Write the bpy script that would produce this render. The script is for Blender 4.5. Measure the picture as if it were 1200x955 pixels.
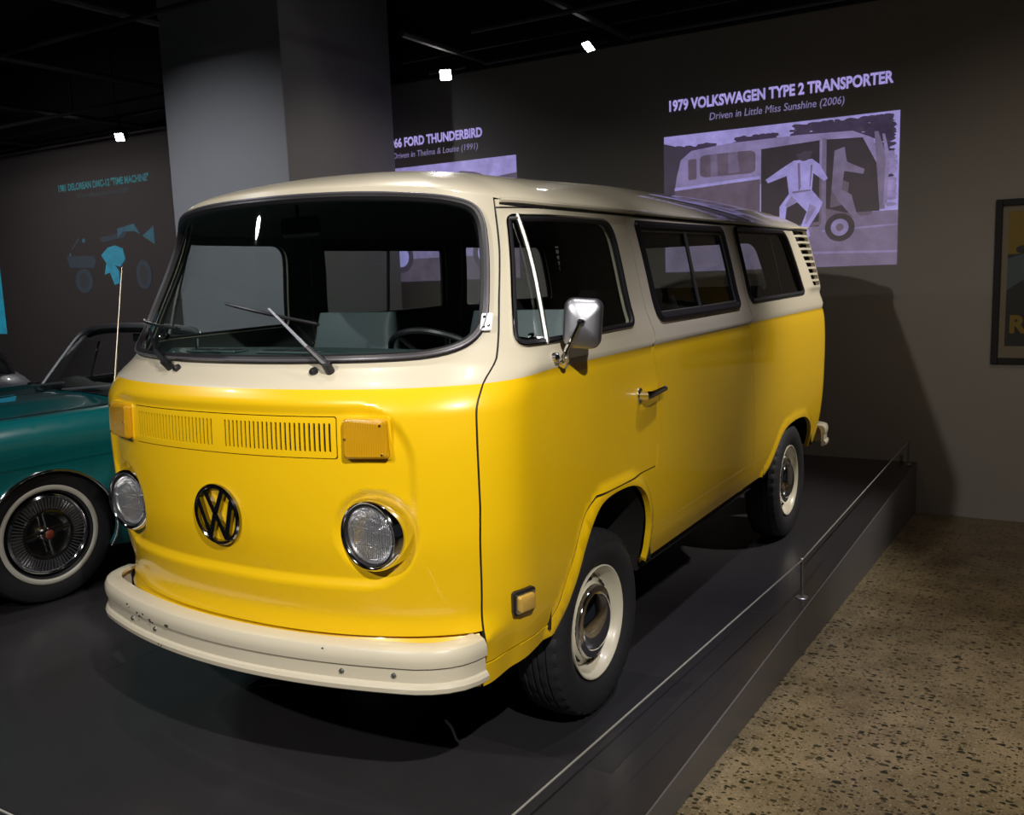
import bpy, math, random
import numpy as np
from mathutils import Vector, Matrix
from mathutils.geometry import delaunay_2d_cdt

for o in list(bpy.data.objects):
    bpy.data.objects.remove(o)
scene = bpy.context.scene
C = scene.collection

# ------------------------------------------------------------------ camera
CAM = (2.1316, -1.7787, 1.5220); YAW, PITCH, ROLL, FPX = -.5503, .1416, .0361, 1073.23
fw = Vector((math.sin(YAW) * math.cos(PITCH), math.cos(YAW) * math.cos(PITCH), -math.sin(PITCH)))
rt = Vector((math.cos(YAW), -math.sin(YAW), 0)); dn = fw.cross(rt)
rt2 = rt * math.cos(ROLL) + dn * math.sin(ROLL); dn2 = dn * math.cos(ROLL) - rt * math.sin(ROLL)
cd = bpy.data.cameras.new('camera'); cam = bpy.data.objects.new('camera', cd); C.objects.link(cam)
cd.sensor_width = 36.0; cd.lens = FPX / 1200 * 36.0; cd.clip_start = .05
M4 = Matrix(((rt2.x, -dn2.x, -fw.x, CAM[0]), (rt2.y, -dn2.y, -fw.y, CAM[1]), (rt2.z, -dn2.z, -fw.z, CAM[2]), (0, 0, 0, 1)))
cam.matrix_world = M4
scene.camera = cam
def ray(u, v):
    return np.array(fw + rt2 * ((u - 600) / FPX) + dn2 * ((v - 477.5) / FPX))
def px_on(axis, val, u, v):
    d = ray(u, v); c = np.array(CAM)
    return c + d * (val - c[axis]) / d[axis]

# ------------------------------------------------------------------ world, lights, exposure
world = bpy.data.worlds.new('dim_hall'); scene.world = world; world.use_nodes = True
world.node_tree.nodes['Background'].inputs[0].default_value = (.55, .6, .75, 1)
world.node_tree.nodes['Background'].inputs[1].default_value = .018
scene.view_settings.view_transform = 'Standard'; scene.view_settings.look = 'None'
scene.view_settings.exposure = 0.0; scene.view_settings.gamma = 1.0; scene.view_settings.use_curve_mapping = False

def spot(name, loc, aim, watts, deg, blend=.5, col=(1, .96, .9), r=.05):
    l = bpy.data.lights.new(name, 'SPOT'); l.energy = watts; l.spot_size = math.radians(deg); l.spot_blend = blend
    l.color = col; l.shadow_soft_size = r
    o = bpy.data.objects.new(name, l); C.objects.link(o); o.location = loc
    o.rotation_euler = (Vector(aim) - Vector(loc)).to_track_quat('-Z', 'Y').to_euler()
    return o
spot('spot_front', (.2, -3.5, 3.32), (.15, .5, .85), 335, 62, .6, (1, .95, .86), .04)
spot('spot_left', (-2.6, -1.5, 3.40), (-1.3, .6, .8), 95, 80, .7, (.96, .97, 1), .04)
spot('spot_nose', (-.1, -.2, 3.40), (.0, .0, .3), 40, 70, .7, (1, .96, .9), .04)
spot('spot_edge', (1.0, .45, 3.40), (.95, .5, 0), 40, 60, .8, (1, .96, .9), .04)
spot('spot_door', (3.1, -1.85, 3.38), (.74, .15, .95), 650, 40, .95, (1, .96, .88), .03)
spot('spot_quarter', (3.0, 3.9, 3.40), (.75, 3.65, .85), 560, 44, 1.0, (1, .95, .86), .04)
spot('spot_over', (-.2, 1.36, 3.42), (-.1, .1, 0), 75, 110, .7, (1, .95, .88), .05)
spot('spot_pillar', (-4.7, .3, 3.18), (-4.35, 4.0, 1.5), 250, 62, .9, (.88, .91, 1), .05)
spot('fill_pillar_side', (-1.4, 3.6, 3.40), (-3.5, 4.8, 1.3), 40, 80, .9, (1, .88, .78), .05)  # unseen warm fill, added to light the pillar's right face
spot('spot_floor', (3.9, 1.2, 3.40), (3.0, 1.7, -.2), 125, 66, .95, (1, .82, .54), .05)
spot('spot_deck', (1.75, 1.7, 3.40), (1.05, 1.9, 0), 190, 50, .9, (.92, .90, 1), .05)
spot('spot_car', (-1.5, -1.0, 3.38), (-2.5, 1.0, .7), 95, 60, .8, (.95, .98, 1), .05)
spot('spot_wall', (2.5, 3.2, 3.40), (2.3, 5.7, .5), 34, 95, .9, (1, .86, .72), .05)
spot('fill_left_wall', (-8.2, 2.2, 3.40), (-8.4, 5.7, .8), 62, 120, .9, (1, .88, .95), .05)  # unseen fill, added to lift the dark left wall

# ------------------------------------------------------------------ materials
MATS = {}
def mat(name, col, rough=.5, metal=0.0, coat=0.0, noise=0.0, nscale=20, bump=0.0, bscale=200, spec=None, emit=None, estr=1.0):
    if name in MATS: return MATS[name]
    m = bpy.data.materials.new(name); m.use_nodes = True; MATS[name] = m
    nt = m.node_tree; b = nt.nodes['Principled BSDF']
    b.inputs['Base Color'].default_value = (*col, 1); b.inputs['Roughness'].default_value = rough
    b.inputs['Metallic'].default_value = metal; b.inputs['Coat Weight'].default_value = coat; b.inputs['Coat Roughness'].default_value = .04
    if spec is not None: b.inputs['Specular IOR Level'].default_value = spec
    if emit: b.inputs['Emission Color'].default_value = (*emit, 1); b.inputs['Emission Strength'].default_value = estr
    if noise or bump:
        tc = nt.nodes.new('ShaderNodeTexCoord')
    if noise:
        n = nt.nodes.new('ShaderNodeTexNoise'); n.inputs['Scale'].default_value = nscale; n.inputs['Detail'].default_value = 4
        nt.links.new(tc.outputs['Object'], n.inputs['Vector'])
        mx = nt.nodes.new('ShaderNodeMixRGB'); mx.inputs[1].default_value = (*[c * (1 - noise) for c in col], 1); mx.inputs[2].default_value = (*[min(1, c * (1 + noise)) for c in col], 1)
        nt.links.new(n.outputs['Fac'], mx.inputs[0]); nt.links.new(mx.outputs[0], b.inputs['Base Color'])
    if bump:
        n2 = nt.nodes.new('ShaderNodeTexNoise'); n2.inputs['Scale'].default_value = bscale; n2.inputs['Detail'].default_value = 3
        nt.links.new(tc.outputs['Object'], n2.inputs['Vector'])
        bp = nt.nodes.new('ShaderNodeBump'); bp.inputs['Strength'].default_value = bump; bp.inputs['Distance'].default_value = .002
        nt.links.new(n2.outputs['Fac'], bp.inputs['Height']); nt.links.new(bp.outputs[0], b.inputs['Normal'])
    return m
def glass(name, tint, ior=1.45, rough=.01):
    m = bpy.data.materials.new(name); m.use_nodes = True; MATS[name] = m; nt = m.node_tree; nt.nodes.clear()
    out = nt.nodes.new('ShaderNodeOutputMaterial'); mx = nt.nodes.new('ShaderNodeMixShader'); tr = nt.nodes.new('ShaderNodeBsdfTransparent')
    gl = nt.nodes.new('ShaderNodeBsdfGlossy'); lw = nt.nodes.new('ShaderNodeLayerWeight'); lw.inputs[0].default_value = .5; p5 = nt.nodes.new('ShaderNodeMath'); p5.operation = 'POWER'; p5.inputs[1].default_value = 5; fr = nt.nodes.new('ShaderNodeMath'); fr.operation = 'MULTIPLY_ADD'; fr.inputs[1].default_value = .93; fr.inputs[2].default_value = .065
    nt.links.new(lw.outputs['Facing'], p5.inputs[0]); nt.links.new(p5.outputs[0], fr.inputs[0])
    tr.inputs[0].default_value = (*tint, 1); gl.inputs['Roughness'].default_value = rough
    nt.links.new(fr.outputs[0], mx.inputs[0]); nt.links.new(tr.outputs[0], mx.inputs[1]); nt.links.new(gl.outputs[0], mx.inputs[2]); nt.links.new(mx.outputs[0], out.inputs[0])
    return m
YELLOW = mat('yellow_paint', (.86, .53, .004), .32, coat=1.0)
CREAM = mat('cream_paint', (.61, .55, .43), .34, coat=.8)
TRIM = mat('interior_trim', (.085, .10, .095), .65)
RUBBER = mat('black_rubber', (.014, .013, .016), .38)
TYRE = mat('tyre_rubber', (.014, .014, .017), .62, bump=.3, bscale=300)
CHROME = mat('chrome', (.82, .82, .84), .07, metal=1.0)
SATIN = mat('satin_chrome', (.48, .48, .54), .40, metal=1.0)
ALU = mat('aluminium_trim', (.26, .26, .25), .45, metal=1.0)
BLACK = mat('black_void', (.004, .004, .004), .8)
AMBER = mat('amber_lens', (.58, .29, .008), .18, coat=.6)
DARK = mat('dark_metal', (.02, .02, .02), .5, metal=.3)
SEATM = mat('grey_blue_vinyl', (.16, .20, .23), .5, bump=.25, bscale=400)
DASH = mat('dashboard_vinyl', (.055, .085, .09), .45, bump=.3, bscale=500)
RIMM = mat('cream_wheel_enamel', (.60, .55, .43), .35, coat=.4)
GLASS = glass('window_glass', (.86, .93, .91))
SGLASS = glass('side_window_glass', (.86, .90, .88))
def lamp_glass():
    m = bpy.data.materials.new('fluted_lamp_glass'); m.use_nodes = True; nt = m.node_tree; b = nt.nodes['Principled BSDF']; out = nt.nodes['Material Output']
    b.inputs['Base Color'].default_value = (.74, .75, .80, 1); b.inputs['Metallic'].default_value = .75; b.inputs['Roughness'].default_value = .22
    tc = nt.nodes.new('ShaderNodeTexCoord'); w = nt.nodes.new('ShaderNodeTexWave'); w.inputs['Scale'].default_value = 42; w.inputs['Distortion'].default_value = 1.5; w.bands_direction = 'X'
    n = nt.nodes.new('ShaderNodeTexNoise'); n.inputs['Scale'].default_value = 45; ad = nt.nodes.new('ShaderNodeMath'); ad.operation = 'MULTIPLY_ADD'; ad.inputs[1].default_value = 2.2
    bp = nt.nodes.new('ShaderNodeBump'); bp.inputs['Strength'].default_value = 1; bp.inputs['Distance'].default_value = .006
    nt.links.new(tc.outputs['Object'], w.inputs['Vector']); nt.links.new(tc.outputs['Object'], n.inputs['Vector']); nt.links.new(n.outputs['Fac'], ad.inputs[0]); nt.links.new(w.outputs['Fac'], ad.inputs[2]); nt.links.new(ad.outputs[0], bp.inputs['Height']); nt.links.new(bp.outputs[0], b.inputs['Normal'])
    tr = nt.nodes.new('ShaderNodeBsdfTransparent'); mx = nt.nodes.new('ShaderNodeMixShader'); mx.inputs[0].default_value = .5
    nt.links.new(tr.outputs[0], mx.inputs[1]); nt.links.new(b.outputs[0], mx.inputs[2]); nt.links.new(mx.outputs[0], out.inputs[0]); return m
LENS = lamp_glass()

# ------------------------------------------------------------------ mesh helpers
def link(name, verts, faces, mats, parent=None, smooth=True, midx=None, normals=None, angle=None):
    me = bpy.data.meshes.new(name); me.from_pydata([tuple(map(float, v)) for v in verts], [], [tuple(map(int, f)) for f in faces])
    if not isinstance(mats, (list, tuple)): mats = [mats]
    for m in mats: me.materials.append(m)
    if midx is not None: me.polygons.foreach_set('material_index', np.array(midx, dtype=np.int32))
    me.polygons.foreach_set('use_smooth', [smooth] * len(me.polygons))
    me.update()
    if normals is not None: me.normals_split_custom_set_from_vertices([tuple(map(float, n)) for n in normals])
    elif angle is not None: me.set_sharp_from_angle(angle=math.radians(angle))
    o = bpy.data.objects.new(name, me); C.objects.link(o)
    if parent is not None: o.parent = parent
    return o
class MB:
    def __init__(s): s.v = []; s.f = []
    def add(s, v, f):
        n = len(s.v); s.v += [tuple(map(float, p)) for p in v]; s.f += [tuple(int(i) + n for i in q) for q in f]; return s
    def box(s, a, b, bev=0.0, rot=None, about=None):
        x0, y0, z0 = a; x1, y1, z1 = b; e = bev
        if e <= 0:
            v = [(x, y, z) for z in (z0, z1) for y in (y0, y1) for x in (x0, x1)]
            f = [(0, 2, 3, 1), (4, 5, 7, 6), (0, 1, 5, 4), (2, 6, 7, 3), (0, 4, 6, 2), (1, 3, 7, 5)]
        else:
            v = []; idx = {}
            for i, (sx, sy, sz) in enumerate([(sx, sy, sz) for sz in (0, 1) for sy in (0, 1) for sx in (0, 1)]):
                X = (x0, x1)[sx]; Y = (y0, y1)[sy]; Z = (z0, z1)[sz]
                ex = e if sx == 0 else -e; ey = e if sy == 0 else -e; ez = e if sz == 0 else -e
                idx[i] = len(v); v += [(X, Y + ey, Z + ez), (X + ex, Y, Z + ez), (X + ex, Y + ey, Z)]
            def c(sx, sy, sz): return idx[sx + 2 * sy + 4 * sz]
            f = []
            for k, sz in ((0, 0), (1, 1)):
                q = [c(0, 0, sz) + 2, c(1, 0, sz) + 2, c(1, 1, sz) + 2, c(0, 1, sz) + 2]; f.append(q[::-1] if sz == 0 else q)
            for sy in (0, 1):
                q = [c(0, sy, 0) + 1, c(1, sy, 0) + 1, c(1, sy, 1) + 1, c(0, sy, 1) + 1]; f.append(q if sy == 0 else q[::-1])
            for sx in (0, 1):
                q = [c(sx, 0, 0), c(sx, 1, 0), c(sx, 1, 1), c(sx, 0, 1)]; f.append(q[::-1] if sx == 0 else q)
            for sy in (0, 1):
                for sz in (0, 1):
                    q = [c(0, sy, sz) + 1, c(1, sy, sz) + 1, c(1, sy, sz) + 2, c(0, sy, sz) + 2]; f.append(q if (sy == 0) == (sz == 1) else q[::-1])
            for sx in (0, 1):
                for sz in (0, 1):
                    q = [c(sx, 0, sz), c(sx, 1, sz), c(sx, 1, sz) + 2, c(sx, 0, sz) + 2]; f.append(q[::-1] if (sx == 0) == (sz == 1) else q)
            for sx in (0, 1):
                for sy in (0, 1):
                    q = [c(sx, sy, 0), c(sx, sy, 1), c(sx, sy, 1) + 1, c(sx, sy, 0) + 1]; f.append(q if (sx == 0) == (sy == 0) else q[::-1])
            for sx in (0, 1):
                for sy in (0, 1):
                    for sz in (0, 1):
                        k = c(sx, sy, sz); q = [k, k + 1, k + 2]; f.append(q if (sx + sy + sz) % 2 == 0 else q[::-1])
        if rot is not None:
            p = Vector(about if about else ((x0 + x1) / 2, (y0 + y1) / 2, (z0 + z1) / 2)); v = [tuple(rot @ (Vector(q) - p) + p) for q in v]
        return s.add(v, f)
    def tube(s, pts, r, n=8, closed=False, cap=True, flat=None):
        P = [Vector(p) for p in pts]; N = len(P); v = []; f = []
        R = r if isinstance(r, (list, tuple)) else [r] * N
        up = None
        for i, p in enumerate(P):
            a = P[(i - 1) % N] if (closed or i > 0) else p; b = P[(i + 1) % N] if (closed or i < N - 1) else p
            t = (b - a).normalized() if (b - a).length > 1e-9 else Vector((0, 0, 1))
            if up is None: up = Vector((0, 0, 1)) if abs(t.z) < .9 else Vector((1, 0, 0))
            x = t.cross(up)
            if x.length < 1e-6: x = t.cross(Vector((0, 1, .01)))
            x.normalize(); y = x.cross(t); up = y
            for k in range(n):
                an = 2 * math.pi * k / n; v.append(tuple(p + (x * math.cos(an) + y * math.sin(an)) * R[i]))
        M = N if closed else N - 1
        for i in range(M):
            for k in range(n):
                a0 = i * n + k; a1 = i * n + (k + 1) % n; b0 = ((i + 1) % N) * n + k; b1 = ((i + 1) % N) * n + (k + 1) % n
                f.append((a0, a1, b1, b0))
        if cap and not closed:
            f.append(tuple(range(n))[::-1]); f.append(tuple((N - 1) * n + k for k in range(n)))
        return s.add(v, f)
    def lathe(s, prof, axis='x', n=48, c=(0, 0, 0), mod=None, close=False):
        # prof: (offset along the axis, radius)
        v = []; f = []; K = len(prof)
        for k in range(n):
            a = 2 * math.pi * k / n
            for j, (h, r) in enumerate(prof):
                rr = r + (mod(k, j) if mod else 0)
                u, w = rr * math.cos(a), rr * math.sin(a)
                q = (h, u, w) if axis == 'x' else ((w, h, u) if axis == 'y' else (u, w, h))
                v.append((q[0] + c[0], q[1] + c[1], q[2] + c[2]))
        for k in range(n):
            for j in range(K - 1 if not close else K):
                a0 = k * K + j; a1 = k * K + (j + 1) % K; b0 = ((k + 1) % n) * K + j; b1 = ((k + 1) % n) * K + (j + 1) % K
                f.append((a0, b0, b1, a1))
        return s.add(v, f)
    def loft(s, rings, closed=True, caps=True):
        n = len(rings[0]); v = [p for r in rings for p in r]; f = []
        for i in range(len(rings) - 1):
            for k in range(n if closed else n - 1):
                f.append((i * n + k, i * n + (k + 1) % n, (i + 1) * n + (k + 1) % n, (i + 1) * n + k))
        if caps: f.append(tuple(range(n))[::-1]); f.append(tuple((len(rings) - 1) * n + k for k in range(n)))
        return s.add(v, f)
    def prism(s, poly, fn, d0, d1):
        # poly in 2D, fn(u, v, d) -> 3D point
        n = len(poly); v = [fn(a, b, d0) for a, b in poly] + [fn(a, b, d1) for a, b in poly]
        f = [tuple(range(n))[::-1], tuple(range(n, 2 * n))] + [(k, (k + 1) % n, n + (k + 1) % n, n + k) for k in range(n)]
        return s.add(v, f)
    def xform(s, M): s.v = [tuple(M @ Vector(p)) for p in s.v]; return s
    def obj(s, name, m, parent=None, smooth=True, angle=35, midx=None): return link(name, s.v, s.f, m, parent, smooth, midx, None, angle)
def fixn(o):
    import bmesh
    bm = bmesh.new(); bm.from_mesh(o.data); bmesh.ops.recalc_face_normals(bm, faces=bm.faces); bm.to_mesh(o.data); bm.free(); return o
def thing(name, label, cat, loc=(0, 0, 0), rz=0.0, group=None):
    o = bpy.data.objects.new(name, None); C.objects.link(o); o.location = loc; o.rotation_euler = (0, 0, rz); o.empty_display_size = .1
    o['label'] = label; o['category'] = cat
    if group: o['group'] = group
    return o
def tag(o, label, cat, group=None):
    o['label'] = label; o['category'] = cat
    if group: o['group'] = group
    return o
def struct(o): o['kind'] = 'structure'; return o
def empty_part(name, parent, loc=(0, 0, 0)):
    o = bpy.data.objects.new(name, None); C.objects.link(o); o.parent = parent; o.location = loc; o.empty_display_size = .05; return o
def copy_tree(o, parent=None):
    c = o.copy(); C.objects.link(c); c.parent = parent
    for ch in list(o.children): copy_tree(ch, c)
    return c
def rrect(x0, x1, y0, y1, r, n=6):
    rs = r if isinstance(r, (list, tuple)) else [r] * 4      # bl, br, tr, tl
    P = []
    for (cx, cy, a0, q) in ((x0 + rs[0], y0 + rs[0], 180, rs[0]), (x1 - rs[1], y0 + rs[1], 270, rs[1]), (x1 - rs[2], y1 - rs[2], 0, rs[2]), (x0 + rs[3], y1 - rs[3], 90, rs[3])):
        for k in range(n + 1):
            a = math.radians(a0 + 90 * k / n); P.append((cx + q * math.cos(a), cy + q * math.sin(a)))
    return P
def roundpoly(P, r, n=5):
    # rounded corners of a polygon; r may be per corner
    P = [np.array(p, float) for p in P]; N = len(P); out = []
    for i in range(N):
        q = r[i] if isinstance(r, (list, tuple)) else r
        p = P[i]; a = P[i - 1] - p; b = P[(i + 1) % N] - p; la = np.linalg.norm(a); lb = np.linalg.norm(b)
        q = min(q, la * .48, lb * .48)
        if q < 1e-4: out.append(tuple(p)); continue
        A = p + a / la * q; B = p + b / lb * q
        for k in range(n + 1):
            t = k / n; out.append(tuple((1 - t) ** 2 * A + 2 * t * (1 - t) * p + t * t * B))
    return out
def resample(P, step, closed=True):
    P = [np.array(p, float) for p in P]; out = []
    for i in range(len(P) if closed else len(P) - 1):
        a = P[i]; b = P[(i + 1) % len(P)]; n = max(1, int(math.ceil(np.linalg.norm(b - a) / step)))
        for k in range(n): out.append(a + (b - a) * k / n)
    if not closed: out.append(P[-1])
    return np.array(out)
def inside(poly, pts):
    x, y = pts[:, 0], pts[:, 1]; r = np.zeros(len(pts), bool); n = len(poly)
    for i in range(n):
        x0, y0 = poly[i]; x1, y1 = poly[(i + 1) % n]
        if y0 == y1: continue
        c = ((y0 > y) != (y1 > y)); r ^= c & (x < (x1 - x0) * (y - y0) / (y1 - y0) + x0)
    return r
def panel(name, fn, outline, holes, h, mats, parent, thick=.02, lines=(), matf=None, edge=None, eps=.0015, extra=None, flip=False):
    """sheet cut out of the surface fn(a, b) -> xyz along real outlines; outer skin, inner skin and folded rim"""
    edge = edge or h
    loops = [resample(outline, edge)] + [resample(q, edge) for q in holes]
    V = []; E = []
    for L in loops:
        n = len(V); V += [tuple(p) for p in L]; E += [(n + i, n + (i + 1) % len(L)) for i in range(len(L))]
    for ln in lines:
        L = resample(ln, edge, False); n = len(V); V += [tuple(p) for p in L]; E += [(n + i, n + i + 1) for i in range(len(L) - 1)]
    B = np.array(V); lo = loops[0].min(0); hi = loops[0].max(0)
    gx = np.arange(lo[0] + h * .5, hi[0], h); gy = np.arange(lo[1] + h * .5, hi[1], h)
    G = np.array([(x + (h * .5 if j % 2 else 0), y) for j, y in enumerate(gy) for x in gx])
    if extra is not None:
        (cx, cy, rr, hh) = extra
        e = [(cx + i * hh + (hh * .5 if j % 2 else 0), cy + j * hh) for j in range(-int(rr / hh), int(rr / hh) + 1) for i in range(-int(rr / hh), int(rr / hh) + 1) if math.hypot(i, j) * hh < rr]
        if len(G): G = G[np.hypot(G[:, 0] - cx, G[:, 1] - cy) > rr + hh * .5]
        G = np.concatenate([G, np.array(e)]) if len(G) else np.array(e)
    if len(G):
        k = inside(loops[0], G)
        for q in loops[1:]: k &= ~inside(q, G)
        G = G[k]
    if len(G):
        d = np.full(len(G), 9.0)
        for i in range(0, len(B), 64):
            d = np.minimum(d, np.sqrt(((G[:, None, :] - B[None, i:i + 64, :]) ** 2).sum(-1)).min(1))
        G = G[d > min(h, edge) * .55]; V += [tuple(p) for p in G]
    vo, eo, fo, _, _, _ = delaunay_2d_cdt([Vector(p) for p in V], E, [], 0, 1e-7)
    A = np.array([(p.x, p.y) for p in vo]); T = np.array([tuple(f) for f in fo])
    c = A[T].mean(1); k = inside(loops[0], c)
    for q in loops[1:]: k &= ~inside(q, c)
    T = T[k]; c = c[k]
    used = np.unique(T); rm = np.full(len(A), -1); rm[used] = np.arange(len(used)); A = A[used]; T = rm[T]
    P = fn(A[:, 0], A[:, 1]); da = fn(A[:, 0] + eps, A[:, 1]) - fn(A[:, 0] - eps, A[:, 1]); db = fn(A[:, 0], A[:, 1] + eps) - fn(A[:, 0], A[:, 1] - eps)
    N = np.cross(da, db); N /= np.linalg.norm(N, axis=1)[:, None] + 1e-12
    fnrm = np.cross(P[T[:, 1]] - P[T[:, 0]], P[T[:, 2]] - P[T[:, 0]]); s = (fnrm * N[T[:, 0]]).sum(1)
    T[s < 0] = T[s < 0][:, ::-1]
    if flip: N = -N; T = T[:, ::-1]
    mi = np.zeros(len(T), int) if matf is None else np.array(matf(c[:, 0], c[:, 1])).astype(int)
    n = len(P)
    if thick <= 0:
        return link(name, P, T, mats, parent, True, mi, N)
    Q = P - N * thick
    from collections import Counter
    cnt = Counter()
    for t in T:
        for i in range(3): cnt[(min(t[i], t[(i + 1) % 3]), max(t[i], t[(i + 1) % 3]))] += 1
    rimE = [(t[i], t[(i + 1) % 3], m) for t, m in zip(T, mi) for i in range(3) if cnt[(min(t[i], t[(i + 1) % 3]), max(t[i], t[(i + 1) % 3]))] == 1]
    verts = list(P) + list(Q); norms = list(N) + list(-N)
    faces = [tuple(t) for t in T] + [tuple(int(i) + n for i in t[::-1]) for t in T]
    inner = len(mats) - 1 if isinstance(mats, (list, tuple)) and len(mats) > 1 else 0
    idx = list(mi) + [inner] * len(T)
    for a, b, m in rimE:
        k0 = len(verts); verts += [P[a], P[b], Q[b], Q[a]]
        rn = np.cross(P[a] - P[b], Q[b] - P[b]); rn = rn / (np.linalg.norm(rn) + 1e-12)
        norms += [rn] * 4; faces.append((k0 + 1, k0, k0 + 3, k0 + 2)); idx.append(m)
    return link(name, verts, faces, mats, parent, True, idx, norms)
def lathe_dome(mb, prof, **k): return mb.lathe(prof, **k)

# ================================================================== the hall
def slabobj(name, x0, x1, y0, y1, z0, z1, m): return struct(MB().box((x0, y0, z0), (x1, y1, z1)).obj(name, m, None, False))
WALLY = 5.7235
WALLM = mat('grey_wall_paint', (.30, .275, .255), .8, noise=.05, nscale=3, bump=.15, bscale=90)
PILM = mat('pillar_paint', (.36, .355, .36), .75, noise=.04, nscale=4, bump=.12, bscale=90)
CEILM = mat('black_ceiling', (.006, .0065, .007), .8)
def floor_material():
    m = bpy.data.materials.new('terrazzo_concrete'); m.use_nodes = True; nt = m.node_tree; b = nt.nodes['Principled BSDF']
    tc = nt.nodes.new('ShaderNodeTexCoord')
    def N(t, **k):
        n = nt.nodes.new(t)
        for a, v in k.items(): setattr(n, a, v)
        return n
    def voro(scale, r0, r1, seedoff):
        mp = N('ShaderNodeMapping'); mp.inputs['Location'].default_value = (seedoff, seedoff * .7, 0); mp.inputs['Scale'].default_value = (1, 1.25, 1)
        nz = N('ShaderNodeTexNoise'); nz.inputs['Scale'].default_value = scale * 1.2
        ad = N('ShaderNodeVectorMath', operation='MULTIPLY_ADD'); ad.inputs[1].default_value = (.35 / scale,) * 3
        v = N('ShaderNodeTexVoronoi'); v.inputs['Scale'].default_value = scale
        nt.links.new(tc.outputs['Object'], mp.inputs[0]); nt.links.new(mp.outputs[0], nz.inputs['Vector']); nt.links.new(nz.outputs['Color'], ad.inputs[0]); nt.links.new(mp.outputs[0], ad.inputs[2])
        nt.links.new(ad.outputs[0], v.inputs['Vector'])
        # stone radius varies by cell
        sep = N('ShaderNodeSeparateColor'); nt.links.new(v.outputs['Color'], sep.inputs[0])
        mr = N('ShaderNodeMapRange'); mr.inputs[1].default_value = .35; mr.inputs[2].default_value = 1; mr.inputs[3].default_value = 0; mr.inputs[4].default_value = r1
        nt.links.new(sep.outputs[0], mr.inputs[0])
        lt = N('ShaderNodeMath', operation='LESS_THAN'); nt.links.new(v.outputs['Distance'], lt.inputs[0]); nt.links.new(mr.outputs[0], lt.inputs[1])
        return lt, sep
    base = N('ShaderNodeTexNoise'); base.inputs['Scale'].default_value = 3.5; base.inputs['Detail'].default_value = 8; base.inputs['Roughness'].default_value = .7
    nt.links.new(tc.outputs['Object'], base.inputs['Vector'])
    rp = N('ShaderNodeValToRGB'); rp.color_ramp.elements[0].position = .3; rp.color_ramp.elements[0].color = (.13, .098, .052, 1); rp.color_ramp.elements[1].position = .72; rp.color_ramp.elements[1].color = (.32, .25, .145, 1)
    nt.links.new(base.outputs['Fac'], rp.inputs[0]); cur = rp.outputs[0]
    for (sc, r1, off, c0, c1) in ((95, .40, 3.1, (.30, .25, .16), (.40, .34, .22)), (120, .46, 5.1, (.03, .026, .014), (.16, .11, .05)), (62, .48, 9.7, (.018, .018, .010), (.10, .065, .025)), (34, .46, 7.3, (.010, .013, .008), (.05, .042, .022)), (18, .30, 0, (.010, .014, .009), (.09, .07, .035))):
        lt, sep = voro(sc, 0, r1, off)
        cm = N('ShaderNodeMixRGB'); cm.inputs[1].default_value = (*c0, 1); cm.inputs[2].default_value = (*c1, 1); nt.links.new(sep.outputs[1], cm.inputs[0])
        mx = N('ShaderNodeMixRGB'); nt.links.new(lt.outputs[0], mx.inputs[0]); nt.links.new(cur, mx.inputs[1]); nt.links.new(cm.outputs[0], mx.inputs[2]); cur = mx.outputs[0]
    nt.links.new(cur, b.inputs['Base Color']); b.inputs['Roughness'].default_value = .32
    return m
FLOORM = floor_material()
fy = [-9, .3, WALLY + .3]; fz = [-.095, -.095, -.395 - .0166]
fl = MB().add([(x, y, z) for y, z in zip(fy, fz) for x in (1.16, 9)] + [(x, y, -.6) for y in fy for x in (1.16, 9)], [(0, 1, 3, 2), (2, 3, 5, 4), (7, 6, 8, 9), (9, 8, 10, 11), (6, 0, 2, 8), (8, 2, 4, 10), (1, 7, 9, 3), (3, 9, 11, 5), (6, 7, 1, 0), (4, 5, 11, 10)])
struct(fl.obj('floor', FLOORM, None, False))
slabobj('wall_back', -16, 9, WALLY, WALLY + .25, -.6, 4.7, WALLM)
slabobj('ceiling', -16, 9, -9, WALLY, 4.6, 4.8, CEILM)
# upper wall painted black, and the rail that carries the spotlights
tr = MB(); tr.box((-16, WALLY - .06, 3.44), (9, WALLY - .002, 4.599)); struct(tr.obj('trim_1', CEILM, None, False))
rail = MB().box((-13, 5.085, 3.455), (-5.06, 5.125, 3.485)).box((-3.12, 5.085, 3.455), (2.6, 5.125, 3.485))
for x in (-11, -8, -5.6, -2.6, -.4, 2.0): rail.box((x - .008, 5.097, 3.484), (x + .008, 5.113, 4.599))
struct(rail.obj('trim_2', CEILM, None, False))
PIPEM = mat('black_pipe', (.035, .036, .036), .55)
def pipe(a, b, r, label):
    o = MB().tube([a, b], r, 8).obj('ceiling_pipe', PIPEM); tag(o, label, 'pipe', 'black pipes under the ceiling'); return o
for x0, x1, lab in ((-12.5, -9.6, 'dark conduit under the ceiling beyond the grey car'), (-9.2, -7.4, 'dark conduit above the dim cyan slide'), (-3.0, -2.6, 'dark conduit between the pillar and the bright spotlight'), (-2.4, -1.2, 'dark conduit between two spotlights over the bare wall'), (-1.0, 1.6, 'dark conduit over the caption of the van slide')):
    pipe((x0, 5.35, 3.40), (x1, 5.35, 3.40), .018, lab)
for x, ya, yb in ((-9.6, -1, 5.6), (-7.45, -1, 5.6), (-5.5, -1, 5.6), (-3.7, -1, 2.95), (-2.5, 4.3, 5.6), (-1.12, -1, 5.6), (.7, -1, 5.6)):
    pipe((x, ya, 3.46), (x, yb, 3.46), .028, 'black ceiling pipe running towards the back wall')
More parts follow.
